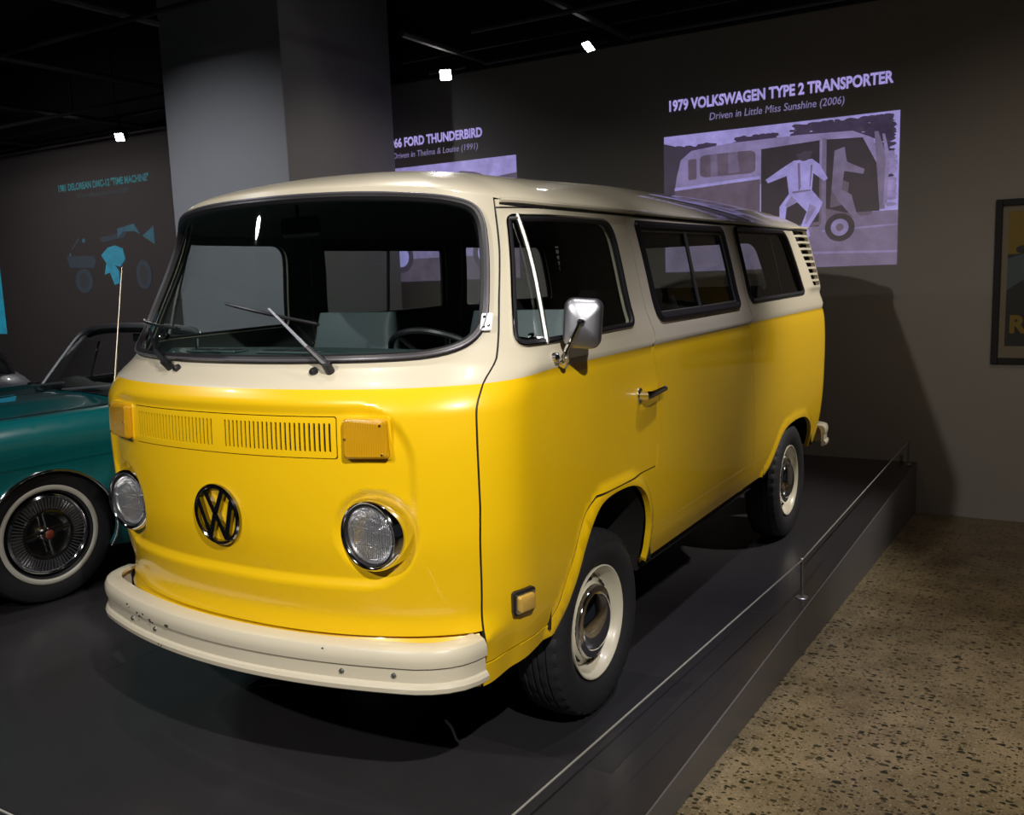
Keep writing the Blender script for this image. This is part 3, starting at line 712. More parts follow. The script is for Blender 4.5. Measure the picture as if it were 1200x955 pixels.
# door mirror
mh = Vector(px_on(0, .915, 683, 379)); mb0 = Vector(at(1.105, 1.283, .004))
mo = empty_part('door_mirror', van)
head = MB(); rings = []
for d, k in ((.012, .90), (.016, .97), (.011, 1.0), (.003, .985), (-.006, .93), (-.013, .80), (-.019, .56), (-.0235, .28), (-.025, .08)):
    rings.append([(x * k, d, z * k) for x, z in rrect(-.057, .057, -.074, .074, [.034, .032, .026, .030], 7)])
head.loft(rings)
RM = Matrix.Rotation(math.radians(25), 4, 'Z') @ Matrix.Rotation(math.radians(5), 4, 'Y')
head.xform(Matrix.Translation(mh) @ RM)
fixn(head.obj('mirror_shell', SATIN, mo))
gm = MB(); gm.loft([[(x * .93, d, z * .93) for x, z in rrect(-.057, .057, -.074, .074, .03, 7)] for d in (.0155, .0175)]); gm.xform(Matrix.Translation(mh) @ RM); fixn(gm.obj('mirror_glass', CHROME, mo))
bk = mh + (RM @ Vector((-.004, -.026, .006)))
MB().tube([tuple(mb0 + Vector((.006, 0, -.03))), tuple(mb0 + Vector((.022, -.012, -.012))), tuple(mb0 + Vector((.028, -.02, .02))), tuple(mb0.lerp(bk, .6) + Vector((.008, -.012, 0))), tuple(bk + Vector((0, -.006, 0)))], [.010, .010, .009, .0072, .0068], 10).obj('mirror_arm', CHROME, mo)
MB().lathe([(-.012, .0005), (-.010, .009), (0, .012), (.01, .009), (.013, .0005)], 'y', 14, tuple(bk)).obj('ball_joint', CHROME, mo)
p2 = Vector(at(1.065, 1.283, .0)); MB().lathe([(-.004, .016), (.010, .014), (.016, .008), (.017, .0005)], 'x', 14, tuple(p2)).obj('mirror_foot', CHROME, mo)
p3 = mb0 + Vector((0, 0, -.02)); MB().lathe([(-.004, .014), (.014, .012), (.02, .0005)], 'x', 14, tuple(p3)).obj('mirror_foot', CHROME, mo)
# door handles
for sgn, dr in ((1, doorL), (-1, doorR)):
    h = MB(); sa, sb = s_side(1.17, 1.094), s_side(1.335, 1.098)
    h.tube([at(sgn * sa, 1.094, .004), at(sgn * sa, 1.094, .030), at(sgn * (sa + .03), 1.095, .036), at(sgn * sb, 1.100, .030)], [.015, .016, .013, .011], 10)
    ho = h.obj('door_handle', CHROME, dr)
    MB().prism([(sgn * sa + .024 * math.cos(k * math.pi / 8), 1.094 + .028 * math.sin(k * math.pi / 8)) for k in range(16)], lambda a, b, d: at(a, b, d), 0, .005).obj('escutcheon', CHROME, ho)
# side marker lamps
for sgn in (1, -1):
    m = MB(); R0 = rrect(.908, .994, .565, .640, .012)
    m.loft([[at(sgn * a, b, 0) for a, b in R0], [at(sgn * a, b, .012) for a, b in R0]]); mo_ = fixn(m.obj('side_marker', RUBBER, van))
    R1 = rrect(.914, .988, .571, .634, .010); R2 = rrect(.922, .980, .578, .627, .008)
    fixn(MB().loft([[at(sgn * a, b, .010) for a, b in R1], [at(sgn * a, b, .016) for a, b in R1], [at(sgn * a, b, .017) for a, b in R2]]).obj('marker_bezel', CHROME, mo_))
    fixn(MB().loft([[at(sgn * a, b, .014) for a, b in R2], [at(sgn * a, b, .024) for a, b in R2], [at(sgn * a, b, .027) for a, b in rrect(.930, .972, .585, .620, .006)]]).obj('marker_lens', mat('pale_amber_lens', (.62, .38, .08), .2, coat=.5), mo_))
# ------------------------------------------------------------------ bumpers
def bumper(name, path, prof, m):
    P = [np.array(p) for p in path]; rings = []
    for i, p in enumerate(P):
        t = P[min(i + 1, len(P) - 1)] - P[max(i - 1, 0)]; t = t / np.linalg.norm(t); n = np.array((t[1], -t[0]))
        rings.append([(p[0] + n[0] * o, p[1] + n[1] * o, z) for o, z in prof])
    return fixn(MB().loft(rings).obj(name, m, van, True, 32))
hx = [(x, -.046 + .262 * x * x) for x in np.linspace(0, .66, 18)] + [(.70, .090), (.735, .118), (.762, .152), (.778, .19), (.785, .235)]
path = [(-x, y) for x, y in hx[::-1]][:-1] + hx
BP = [(-.055, .537), (-.020, .537), (-.006, .531), (.001, .519), (.003, .500), (.001, .485), (-.005, .481), (-.005, .442), (.002, .438), (.007, .428), (.005, .415), (-.004, .408), (-.020, .406), (-.020, .425), (-.024, .50), (-.035, .525), (-.055, .527)]
bo_ = bumper('front_bumper', path, BP, CREAM)
for x in (.60, .45, -.30, -.45):
    y = -.046 + .262 * x * x; MB().lathe([(y - .008 + .006, .0005), (y - .006 + .006, .006), (y + .006, .008)], 'y', 10, (x, 0, .462)).obj('bumper_bolt', ALU, bo_)
ch = MB(); rnd = random.Random(5)
CHIP = mat('chipped_primer', (.05, .04, .03), .7)
for x, z, w in ((-.47, .507, .006), (-.455, .500, .004), (-.40, .495, .006), (-.385, .487, .009), (-.36, .499, .007), (-.32, .490, .007), (-.315, .484, .006), (-.22, .492, .012), (-.27, .423, .004), (-.255, .421, .004), (.40, .524, .004)):
    y = -.046 + .262 * x * x - (.0036 if z > .48 else .0075)
    if z > .515: y -= -.002
    pts = [(x + w * (.6 + .5 * rnd.random()) * math.cos(a), y, z + w * .55 * (.5 + .6 * rnd.random()) * math.sin(a)) for a in np.linspace(0, 2 * math.pi, 8)[:-1]]
    n = len(ch.v); ch.v += pts + [(a, b + .002, c) for a, b, c in pts]; k = len(pts); ch.f += [tuple(n + i for i in range(k))] + [(n + i, n + (i + 1) % k, n + k + (i + 1) % k, n + k + i) for i in range(k)]
fixn(ch.obj('paint_chips', CHIP, bo_, False))['kind'] = 'stuff'
for x in (-.5, .5): MB().box((x - .03, .075, .43), (x + .03, .30, .50)).obj('bumper_bracket', DARK, bo_, False)
rx = [(x, 4.275 - .06 * x * x) for x in np.linspace(0, .66, 10)] + [(.74, 4.238), (.80, 4.222), (.832, 4.19), (.842, 4.13), (.843, 4.05)]
rpath = [(x, y) for x, y in rx[::-1]][:-1] + [(-x, y) for x, y in rx]
RB = [(o, z - .005) for o, z in BP]
bumper('rear_bumper', rpath, RB, CREAM)
# ------------------------------------------------------------------ wheels
AX = .959
def make_wheel():
    w = empty_part('wheel', van)
    # local frame: axis x, outer side +x
    tp_ = [(.030, .192), (.066, .198), (.086, .222), (.094, .255), (.091, .285), (.083, .303), (.076, .314), (.060, .320), (.046, .3225), (.0425, .316), (.0375, .316), (.034, .3235), (.017, .325), (.0135, .318), (.0085, .318), (.005, .325)]
    pr = tp_ + [(-a, r) for a, r in tp_[::-1]]
    NB = 120
    def mod(k, j):
        jj = min(j, len(pr) - 1 - j)
        if jj in (5, 6, 7) and k % 3 == 0: return -.006
        if jj in (11, 12) and k % 4 == (0 if j < len(pr) / 2 else 2): return -.0045
        return 0
    MB().lathe(pr, 'x', NB, (0, 0, 0), mod).obj('tyre', TYRE, w, True, 28)
    rp_ = [(.060, .190), (.074, .198), (.079, .198), (.080, .194), (.074, .186), (.060, .180), (.040, .172), (.030, .166), (.026, .158), (.028, .150), (.036, .140), (.046, .134), (.050, .128), (.046, .10), (.03, .06), (.03, .001)]
    MB().lathe(rp_, 'x', 72).obj('rim', RIMM, w, True, 40)
    for k in range(8):
        for dk in (-.09, .09):
            a = 2 * math.pi * k / 8 + dk
            c = Vector((.040, .146 * math.cos(a), .146 * math.sin(a)))
            s_ = MB(); s_.box((-.004, -.009, -.004), (.005, .009, .004), .0015); s_.xform(Matrix.Translation(c) @ Matrix.Rotation(a + math.pi / 2, 4, 'X')); s_.obj('rim_slot', BLACK, w, False)
    MB().lathe([(.030, .158), (-.06, .158), (-.06, .001)], 'x', 32).obj('brake_drum', DARK, w)
    MB().lathe([(.050, .128), (.060, .1285), (.066, .125), (.068, .118), (.069, .102), (.075, .098), (.083, .088), (.091, .068), (.096, .045), (.098, .02), (.0985, .0005)], 'x', 64).obj('hubcap', CHROME, w)
    return w
wh = make_wheel(); first = True
for (x, y, q, cam_) in ((.697, AX, 1, 0), (-.697, AX, -1, 0), (.725, AX + 2.4, 1, 0), (-.725, AX + 2.4, -1, 0)):
    o = wh if first else copy_tree(wh, van); first = False
    o.location = (x, y, .3264); o.rotation_euler = (0, 0, 0 if q > 0 else math.pi)
# wheel housings and underside
UM = mat('underseal', (.008, .008, .008), .8)
def housing(ax, y0, y1, top):
    for q in (1, -1):
        m = MB(); ang = np.linspace(0, math.pi, 17); cy = (y0 + y1) / 2; ry = (y1 - y0) / 2 + .03; rz = top - .45
        R0 = [(q * .815, cy + ry * math.cos(a), .45 + rz * math.sin(a)) for a in ang]; R1 = [(q * .42, y, z) for _, y, z in R0]
        m.loft([R0, R1], False, False); n = len(m.v); m.f.append(tuple(range(17, 34)))
        m.obj('wheel_housing', UM, van)
housing(AX, .58, 1.30, .83); housing(AX + 2.4, 2.84, 3.80, .80)
MB().box((-.76, 1.32, .40), (.76, 2.80, .455)).obj('floor_pan', UM, van, False)
MB().box((-.40, .25, .38), (.40, 4.15, .50)).obj('chassis_tunnel', UM, van, False)
MB().box((-.64, .34, .385), (.64, .57, .455)).obj('front_floor', UM, van, False)
MB().tube([(-.6, AX, .3245), (.6, AX, .3245)], .045, 10).obj('front_axle', UM, van); MB().tube([(-.6, AX + 2.4, .3245), (.6, AX + 2.4, .3245)], .045, 10).obj('rear_axle', UM, van)
for y in (1.34, 2.58):
    MB().box((.735, y, .425), (.765, y + .05, .458), .004).obj('jacking_point', YELLOW, van, False)
# ------------------------------------------------------------------ van interior
MB().box((-.74, .62, .86), (.74, 4.1, .90)).obj('load_floor', TRIM, van, False)
MB().box((-.70, .30, .46), (.70, .62, .50)).obj('cab_floor', TRIM, van, False)
d = MB(); rings = []
for x in np.linspace(-.70, .70, 29):
    y0 = .135 + .25 * x * x + .28 * (abs(x) / .78) ** 5; y1 = max(.46 + .10 * (1 - (x / .7) ** 2), y0 + .04)
    rings.append([(x, y0, 1.10), (x, y0, 1.275), (x, y0 + .03, 1.292), (x, y1 - .06, 1.312), (x, y1 - .015, 1.306), (x, y1, 1.285), (x, y1 - .02, 1.10)])
d.loft(rings); ds = fixn(d.obj('dashboard', DASH, van, True, 40))
for x in (-.36, -.02):
    v = MB(); v.box((x - .12, .335, 1.303), (x + .12, .405, 1.312), .004); vo_ = v.obj('demister_vent', mat('vent_rim', (.06, .085, .09), .35), ds, False)
    for dx in (-.06, .06): MB().box((x + dx - .045, .35, 1.310), (x + dx + .045, .39, 1.3135)).obj('vent_opening', BLACK, vo_, False)
sw = empty_part('steering_wheel', van)
SWC = Vector((.385, .685, 1.24)); SM = Matrix.Translation(SWC) @ Matrix.Rotation(math.radians(-38), 4, 'X')
MB().tube([tuple(SM @ Vector((.205 * math.cos(a), .205 * math.sin(a), 0))) for a in np.linspace(0, 2 * math.pi, 49)[:-1]], .0105, 8, True).obj('rim', RUBBER, sw)
for a in (0, math.pi / 2 * 2, -math.pi / 2 + .5, -math.pi / 2 - .5): MB().tube([tuple(SM @ Vector((.2 * math.cos(a), .2 * math.sin(a), 0))), tuple(SM @ Vector((0, 0, -.04)))], .009, 6).obj('spoke', RUBBER, sw)
MB().tube([tuple(SM @ Vector((0, 0, -.03))), tuple(SM @ Vector((0, 0, -.5)))], [.05, .025], 12).obj('column', RUBBER, sw)
def seat(name, x0, x1, yb, zc, zt, m, rec=.06, dep=.46):
    s = empty_part(name, van)
    MB().box((x0, yb - dep, zc - .16), (x1, yb + .02, zc), .045).obj('cushion', m, s)
    b = MB(); rings = []
    for t in np.linspace(0, 1, 9):
        k = 1 - .14 * max(0, t - .55) / .45; z = zc - .06 + (zt - zc + .06) * t; y = yb + rec * t; th = .11 - .03 * t; cx = (x0 + x1) / 2; hw = (x1 - x0) / 2 * k
        if t > .97: th *= .6
        rings.append([(cx + a, y + b_, z) for a, b_ in rrect(-hw, hw, -th / 2, th / 2, th * .45, 4)])
    b.loft(rings); fixn(b.obj('backrest', m, s)); return s
seat('driver_seat', .16, .62, 1.08, .95, 1.400, SEATM); seat('passenger_seat', -.62, -.16, 1.08, .95, 1.400, SEATM)
BENCH = mat('dark_plaid_cloth', (.045, .045, .05), .8, noise=.3, nscale=40)
seat('middle_bench', -.70, .50, 2.55, 1.00, 1.40, BENCH); seat('rear_bench', -.68, .68, 3.50, 1.02, 1.42, BENCH)
rv = empty_part('rear_view_mirror', van); rc = Vector(px_on(1, .47, 352, 266))
MB().box((rc.x - .085, rc.y - .012, rc.z - .032), (rc.x + .085, rc.y + .012, rc.z + .032), .01).obj('mirror_housing', RUBBER, rv, False)
MB().tube([tuple(rc + Vector((0, -.01, .0))), tuple(rc + Vector((-.02, .01, .07)))], .006, 6).obj('stalk', RUBBER, rv)
MB().tube([(-.52, .40, 1.12), (-.52, .42, 1.345)], .006, 6).obj('grab_handle', CHROME, ds)
# ================================================================== teal convertible beside the van
TEAL = mat('teal_paint', (.004, .155, .165), .30, coat=1.0)
car = thing('convertible_car', 'teal convertible coupe with whitewall tyres parked behind the van', 'car', (-3.0976, -.0833, 0), math.radians(-5))
CW = pch([.16, .30, .50, .66, .735, .755, .80, .88, .925], [.86, .925, .940, .930, .938, .972, .972, .948, .905])
CP = pch([-.1, .25, .8, 2.4, 4.2, 5.2], [.86, .955, 1.0, 1.0, .98, .90])
def cside(sg): return lambda y, z: np.stack([sg * CW(z) * CP(y), np.asarray(y, float), np.asarray(z, float)], -1)
def carch(cy, r): return [(cy + r * math.cos(a), .335 + r * math.sin(a)) for a in np.linspace(math.pi * 1.12, -.12 * math.pi, 25)]
AF_ = carch(.93, .335); AR_ = carch(3.80, .335)
cout = [(.05, .22)] + AF_ + [(1.5, .18), (3.2, .18)] + AR_ + [(5.1, .24), (5.18, .6), (5.1, .90), (3.4, .915), (1.75, .918), (.9, .918), (.1, .90), (-.04, .78), (-.02, .5)]
doorl = [(1.62, .26), (3.02, .26), (3.05, .60), (3.05, .92)]
for sg in (1, -1):
    sp_ = panel('body_side', cside(sg), cout, [], .05, [TEAL, TRIM], car, .02, edge=.03, flip=(sg < 0))
    MB().tube([(sg * float(CW(z) * CP(y)) + sg * .004, y, z) for y, z in AF_], .008, 8).obj('arch_trim', CHROME, sp_)
    MB().tube([(sg * float(CW(z) * CP(y)) + sg * .002, y, z) for y, z in ((1.52, .905), (1.56, .6), (1.56, .26), (3.0, .25), (3.08, .5), (3.08, .9))], .003, 6).obj('door_gap', BLACK, sp_)
    MB().box((sg * .955 - .02, 1.48, .79), (sg * .955 + .02, 1.505, .80)).obj('fender_emblem', CHROME, sp_, False)
def ctop(x, y):
    x = np.asarray(x, float); y = np.asarray(y, float); a = np.abs(x) / CP(y)
    z = .905 + .018 * np.exp(-((a - .80) / .07) ** 2) - .035 * np.clip((a - .82) / .10, 0, 1) ** 2 + .022 * np.exp(-(x / .30) ** 4) - .010 * np.exp(-((a - .52) / .12) ** 2)
    z = z - .10 * np.clip((.45 - y) / .55, 0, 1) ** 2 + .01 * np.clip((y - .4) / 1.2, 0, 1)
    return np.stack([x, y, z], -1)
def cedge(y): return float(.918 * CP(y))
hood = [(x, -.03 - .05 * (1 - (x / .8) ** 2)) for x in np.linspace(-.78, .78, 13)] + [(cedge(y), y) for y in (.05, .3, .6, .9, 1.2, 1.5, 1.75)] + [(.72, 1.76)] + [(x, 1.60 + .16 * (x / .72) ** 2) for x in np.linspace(.70, -.70, 15)] + [(-.72, 1.76)] + [(-cedge(y), y) for y in (1.75, 1.5, 1.2, .9, .6, .3, .05)]
hd = panel('hood', ctop, hood, [], .04, [TEAL, TRIM], car, .02, edge=.04)
MB().tube([tuple(ctop(np.float64(x), np.float64(1.56 + .16 * (x / .72) ** 2)) + np.array((0, 0, .006))) for x in np.linspace(-.72, .72, 21)], .006, 6).obj('cowl_moulding', CHROME, hd)
MB().tube([tuple(ctop(np.float64(q * .56), np.float64(y)) + np.array((0, 0, .001))) for q in (1,) for y in np.linspace(.1, 1.55, 20)], .003, 6).obj('hood_gap', BLACK, hd)
# cabin tub, dash, seats, deck
DKT = mat('black_cabin_vinyl', (.02, .021, .024), .6)
MB().box((-.86, 1.70, .22), (.86, 4.0, .40)).obj('cabin_floor', DKT, car, False)
dk = MB(); rr_ = []
for x in np.linspace(-.80, .80, 17):
    y0 = 1.60 + .16 * (x / .72) ** 2; rr_.append([(x, y0, .80), (x, y0, .925), (x, y0 + .06, .945), (x, y0 + .26, .955), (x, y0 + .33, .93), (x, y0 + .33, .70)])
dk.loft(rr_); fixn(dk.obj('dashboard', DKT, car, True, 40))
for q in (1, -1):
    MB().box((q * .88 - .05, 1.75, .60), (q * .88 + .05, 4.05, .935), .02).obj('door_cap', DKT, car, False)
    MB().box((q * .42 - .28, 2.55, .35), (q * .42 + .28, 3.05, .62), .06).obj('front_seat', DKT, car); MB().box((q * .42 - .27, 2.98, .55), (q * .42 + .27, 3.12, .98), .05).obj('seat_back', DKT, car)
deck = [(-.86, 3.95), (.86, 3.95), (.84, 4.6), (.80, 5.12), (-.80, 5.12), (-.84, 4.6)]
panel('rear_deck', ctop, deck, [], .08, [TEAL, TRIM], car, .02)
MB().box((-.72, 3.1, .45), (.72, 3.95, .80), .08).obj('rear_seat', DKT, car)
MB().box((-.80, -.10, .30), (.80, .02, .74), .03).obj('grille_panel', DARK, car, False)
fb = MB(); fb.loft([[(x, -.16 + .10 * (x / .95) ** 2 + dy, z) for dy, z in ((0, .36), (-.02, .42), (0, .50), (.06, .50), (.06, .36))] for x in np.linspace(-.95, .95, 15)]); fixn(fb.obj('bumper', CHROME, car))
MB().box((-.80, .1, .17), (.80, 5.0, .24)).obj('underbody', UM, car, False)
for cy in (.93, 3.80):
    for q in (1, -1):
        m = MB(); ang = np.linspace(-.1, math.pi + .1, 15); R0 = [(q * .93, cy + .37 * math.cos(a), .335 + .37 * math.sin(a)) for a in ang]; R1 = [(q * .50, y, z) for _, y, z in R0]
        m.loft([R0, R1], False, False); m.f.append(tuple(range(15, 30))); m.obj('wheel_housing', UM, car)
# windscreen frame
WF = [(-.735, 1.775, .925), (-.71, 1.88, 1.06), (-.675, 2.00, 1.21), (-.63, 2.05, 1.262), (-.52, 2.055, 1.284), (-.25, 2.03, 1.300), (0, 2.02, 1.304)]
WFc = WF + [(-x, y, z) for x, y, z in WF[:-1]][::-1]
wfo = MB().tube(catmull(WFc, 4), .017, 8).obj('windscreen_frame', mat('brushed_frame', (.50, .50, .52), .45, metal=.8), car)
MB().tube([(x, y + .02, z - .022) for x, y, z in catmull(WFc[3:-3], 4)], .024, 8).obj('header_rail', DKT, wfo)
gv = [(x, y, z) for x, y, z in catmull(WFc, 2)]
lo = [(x, 1.61 + .165 * (x / .735) ** 2, .925) for x, _, _ in gv]
gm_ = MB(); gm_.loft([gv, lo], False, False); gm_.obj('windscreen_glass', GLASS, car)
for q in (1, -1):
    MB().tube([(q * .71, 2.10, .94), (q * .665, 2.16, 1.19)], .008, 6).obj('vent_window_post', CHROME, car)
    MB().loft([[(q * .735, 1.80, .94), (q * .715, 2.10, .94)], [(q * .665, 2.06, 1.20), (q * .665, 2.16, 1.19)]], False, False).obj('vent_window', SGLASS, car)
for xa, xb in (((-.10, 1.60), (.40, 1.665)), ((-.55, 1.64), (-.12, 1.60))):
    MB().tube([(xa[0], xa[1] - .02, .945), (xb[0], xb[1], .985)], [.008, .007], 6).obj('wiper', MATS['brushed_frame'], car)
MB().box((-.09, 2.06, 1.20), (.09, 2.09, 1.25), .008).obj('rear_view_mirror', DKT, car, False)
# wheels with whitewalls and spoked covers
def car_wheel():
    w = empty_part('wheel', car)
    MB().lathe([(.02, .205), (.075, .212), (.092, .24), (.097, .275), (.092, .31), (.078, .333), (.05, .345), (-.05, .345), (-.078, .333), (-.09, .28), (-.07, .205)], 'x', 72).obj('tyre', TYRE, w)
    MB().lathe([(.0945, .222), (.0985, .226), (.100, .234), (.0985, .243), (.096, .247)], 'x', 72).obj('whitewall', mat('whitewall_rubber', (.52, .50, .44), .6), w)
    MB().lathe([(.06, .205), (.085, .200), (.092, .190), (.085, .182), (.078, .180)], 'x', 64).obj('rim_ring', CHROME, w)
    fn = MB()
    for k in range(64):
        a = 2 * math.pi * k / 64; t = MB().box((-.004, -.0022, .128), (.010, .0022, .180)); t.xform(Matrix.Translation((.076, 0, 0)) @ Matrix.Rotation(a, 4, 'X')); fn.add(t.v, t.f)
    f_ = fn.obj('cover_fins', SATIN, w, False); f_['kind'] = 'stuff'
    MB().lathe([(.072, .182), (.070, .128), (.082, .122), (.084, .112), (.070, .104), (.05, .095), (.045, .001)], 'x', 64).obj('cover_dish', mat('dark_chrome', (.22, .22, .21), .18, metal=1.0), w)
    for k in range(4):
        a = math.radians(8 + 90 * k); t = MB().box((-.004, -.006, .02), (.008, .006, .112), .003); t.xform(Matrix.Translation((.072, 0, 0)) @ Matrix.Rotation(a, 4, 'X')); t.obj('spoke', CHROME, w)
    MB().lathe([(.05, .034), (.085, .034), (.092, .030), (.092, .025)], 'x', 32).obj('hub_ring', CHROME, w)
    MB().lathe([(.088, .026), (.094, .018), (.096, .0005)], 'x', 24).obj('hub_centre', mat('hub_red', (.17, .03, .015), .4, coat=.4), w)
    return w
cw_ = car_wheel(); f1 = True
for (x, y, q) in ((.80, .93, 1), (-.80, .93, -1), (.80, 3.80, 1), (-.80, 3.80, -1)):
    o = cw_ if f1 else copy_tree(cw_, car); f1 = False
    o.location = (x, y, .3462); o.rotation_euler = (0, 0, 0 if q > 0 else math.pi)

# ================================================================== grey car further back
GREY = mat('silver_grey_paint', (.40, .41, .47), .4, metal=.2, coat=.5)
gc = thing('grey_car', 'rounded silver grey car at the far end of the platform', 'car', (-6.2, .62, 0), math.radians(0))
def cring(y, hw, zt, zb, n=24, px=2.6):
    R = []
    for k in range(n):
        a = 2 * math.pi * k / n; c, s = math.cos(a), math.sin(a)
        R.append((hw * math.copysign(abs(c) ** (2 / px), c), y, (zt + zb) / 2 + (zt - zb) / 2 * math.copysign(abs(s) ** (2 / px), s)))
    return R
b = MB(); b.loft([cring(y, hw, zt, .22) for y, hw, zt in ((-1.9, .50, .50), (-1.75, .70, .66), (-1.2, .80, .76), (-.4, .82, .82), (.6, .83, .86), (1.4, .82, .90), (1.9, .80, .94), (2.15, .77, .90), (2.32, .70, .74), (2.42, .55, .52))]); fixn(b.obj('body', GREY, gc))
g_ = MB(); g_.loft([cring(y, hw, zt, .70) for y, hw, zt in ((-.9, .55, .78), (-.4, .60, 1.05), (.1, .62, 1.25), (.6, .63, 1.33), (1.1, .63, 1.33), (1.6, .62, 1.31), (1.88, .60, 1.26), (2.02, .57, 1.16), (2.11, .53, .98), (2.15, .48, .80))]); fixn(g_.obj('roof', mat('dark_roof_paint', (.02, .02, .026), .3, coat=.6), gc))
for q in (1, -1):
    for y in (-1.1, 1.35):
        w = MB().lathe([(-.08, .20), (-.08, .29), (-.05, .31), (.05, .31), (.08, .29), (.08, .20), (.06, .19), (.05, .001)], 'x', 40); w.xform(Matrix.Translation((q * .74, y, .3112)) @ Matrix.Rotation(0 if q > 0 else math.pi, 4, 'Z')); w.obj('wheel', TYRE, gc)
    fd = MB(); fd.loft([[(q * .74 + (.13 * math.cos(t)) * k, 1.35 + dy, .40 + .36 * k * math.sin(max(0, t)) ) for t in np.linspace(0, math.pi, 9)] for dy, k in ((-.62, .25), (-.4, .8), (0, 1.08), (.45, .85), (.75, .35))], True); fixn(fd.obj('fender', GREY, gc))
rb_ = MB(); rb_.tube([(-.6, 2.44, .45), (.6, 2.44, .45)], .035, 8); rb_.obj('bumper', CHROME, gc)

# ================================================================== low barrier round the platform
POSTS = [(1.118, 2.385), (1.118, WALLY - .11), (.95, -.58), (-1.6, -.60), (-4.6, -.62)]
def post():
    p = thing('barrier_post', 'short steel barrier post with a round foot on the platform edge', 'post', (0, 0, 0), 0, 'barrier posts')
    MB().lathe([(0, .0005), (0, .030), (.003, .031), (.006, .028), (.008, .012), (.008, .0005)], 'z', 28).obj('foot', SATIN, p)
    MB().tube([(0, 0, .006), (0, 0, .182)], .0075, 12).obj('rod', SATIN, p)
    MB().lathe([(.176, .0105), (.188, .0105), (.190, .008), (.190, .0005)], 'z', 16).obj('cap', SATIN, p)
    return p
labs = ['short steel barrier post with a round foot beside the platform seam', 'short barrier post on the platform corner against the back wall', 'short steel barrier post at the front corner of the platform', 'short steel barrier post on the front edge of the platform', 'short steel barrier post on the front edge of the platform']
p0 = post()
for k, (x, y) in enumerate(POSTS):
    o = p0 if k == 0 else copy_tree(p0); o.location = (x, y, 0); o['label'] = labs[k]
WIRE = mat('barrier_wire', (.62, .60, .56), .35, metal=.6)
for (a, b, lab) in ((0, 1, 'taut pale wire from the middle barrier post to the back wall post'), (0, 2, 'taut pale barrier wire stretched along the platform beside the front wheel'), (2, 3, 'taut pale barrier wire along the front edge of the platform'), (3, 4, 'taut pale barrier wire along the front of the platform before the teal car')):
    A = Vector((*POSTS[a], .181)); B_ = Vector((*POSTS[b], .181)); tag(MB().tube([tuple(A), tuple(B_)], .0032, 8).obj('barrier_wire', WIRE), lab, 'wire', 'barrier wires')
# square pad under the front wheel
c4 = [px_on(2, 0, u, v) for u, v in ((744, 805), (699, 853), (560, 838), (620, 790))]
pm = MB(); pm.box((.40, .60, .0002), (.985, 1.30, .0010), .0003); tag(pm.obj('wheel_pad', mat('pad_plastic', (.024, .023, .026), .35), None, False), 'thin dark square pad under the front wheel of the van', 'pad')

# ================================================================== track spotlights near the back wall
HOT = mat('lamp_glow', (1, 1, 1), .5, emit=(1, .97, .90), estr=40)
def lamp(u, v, y, tgt, lab, watts):
    p = Vector(px_on(1, y, u, v)); L = thing('spotlight', lab, 'lamp', tuple(p), 0, 'ceiling spotlights')
    q = (Vector(tgt) - p).to_track_quat('-Z', 'Y').to_matrix().to_4x4()
    h = MB(); h.loft([[(x * k, yy * k, z) for x, yy in rrect(-.055, .055, -.05, .05, .012, 3)] for k, z in ((.7, .16), (.95, .14), (1, .02), (1, .0), (.9, .0), (.9, .012))]); h.xform(q); fixn(h.obj('housing', CEILM, L, False))
    g = MB(); g.loft([[(x, yy, z) for x, yy in rrect(-.048, .048, -.043, .043, .01, 3)] for z in (.008, .004)]); g.xform(q); fixn(g.obj('lens', HOT, L, False))
    MB().tube([(0, 0, .05), (0, .02, 3.46 - p.z)], .008, 8).obj('stem', CEILM, L)
    l = bpy.data.lights.new('lamp_beam', 'SPOT'); l.energy = watts; l.spot_size = math.radians(70); l.spot_blend = .8; l.shadow_soft_size = .05; l.color = (1, .96, .9)
    o = bpy.data.objects.new('lamp_beam', l); C.objects.link(o); o.location = p + (Vector(tgt) - p).normalized() * .03; o.rotation_euler = (Vector(tgt) - p).to_track_quat('-Z', 'Y').to_euler()
lamp(140, 161, 5.1, (-4.5, .5, .6), 'small bright spotlight hanging above the dim cyan slide', 30)
lamp(522, 88, 5.1, (-.2, -.6, .9), 'small bright spotlight hanging beside the pillar above a violet caption', 60)
lamp(689, 55, 5.1, (-2.5, 2.5, .2), 'small half-turned spotlight hanging from the ceiling left of the van caption', 25)

# ================================================================== slides projected on the back wall
def glow(name, col, k=1.0):
    m = bpy.data.materials.new(name); m.use_nodes = True; nt = m.node_tree; b = nt.nodes['Principled BSDF']
    b.inputs['Base Color'].default_value = (.3, .275, .255, 1); b.inputs['Roughness'].default_value = .8
    b.inputs['Emission Color'].default_value = (*col, 1); b.inputs['Emission Strength'].default_value = k
    tc = nt.nodes.new('ShaderNodeTexCoord'); n = nt.nodes.new('ShaderNodeTexNoise'); n.inputs['Scale'].default_value = 9; n.inputs['Detail'].default_value = 5; n.inputs['Roughness'].default_value = .65
    mr = nt.nodes.new('ShaderNodeMapRange'); mr.inputs[1].default_value = .3; mr.inputs[2].default_value = .7; mr.inputs[3].default_value = .72 * k; mr.inputs[4].default_value = 1.22 * k
    nt.links.new(tc.outputs['Object'], n.inputs['Vector']); nt.links.new(n.outputs['Fac'], mr.inputs[0]); nt.links.new(mr.outputs[0], b.inputs['Emission Strength']); return m
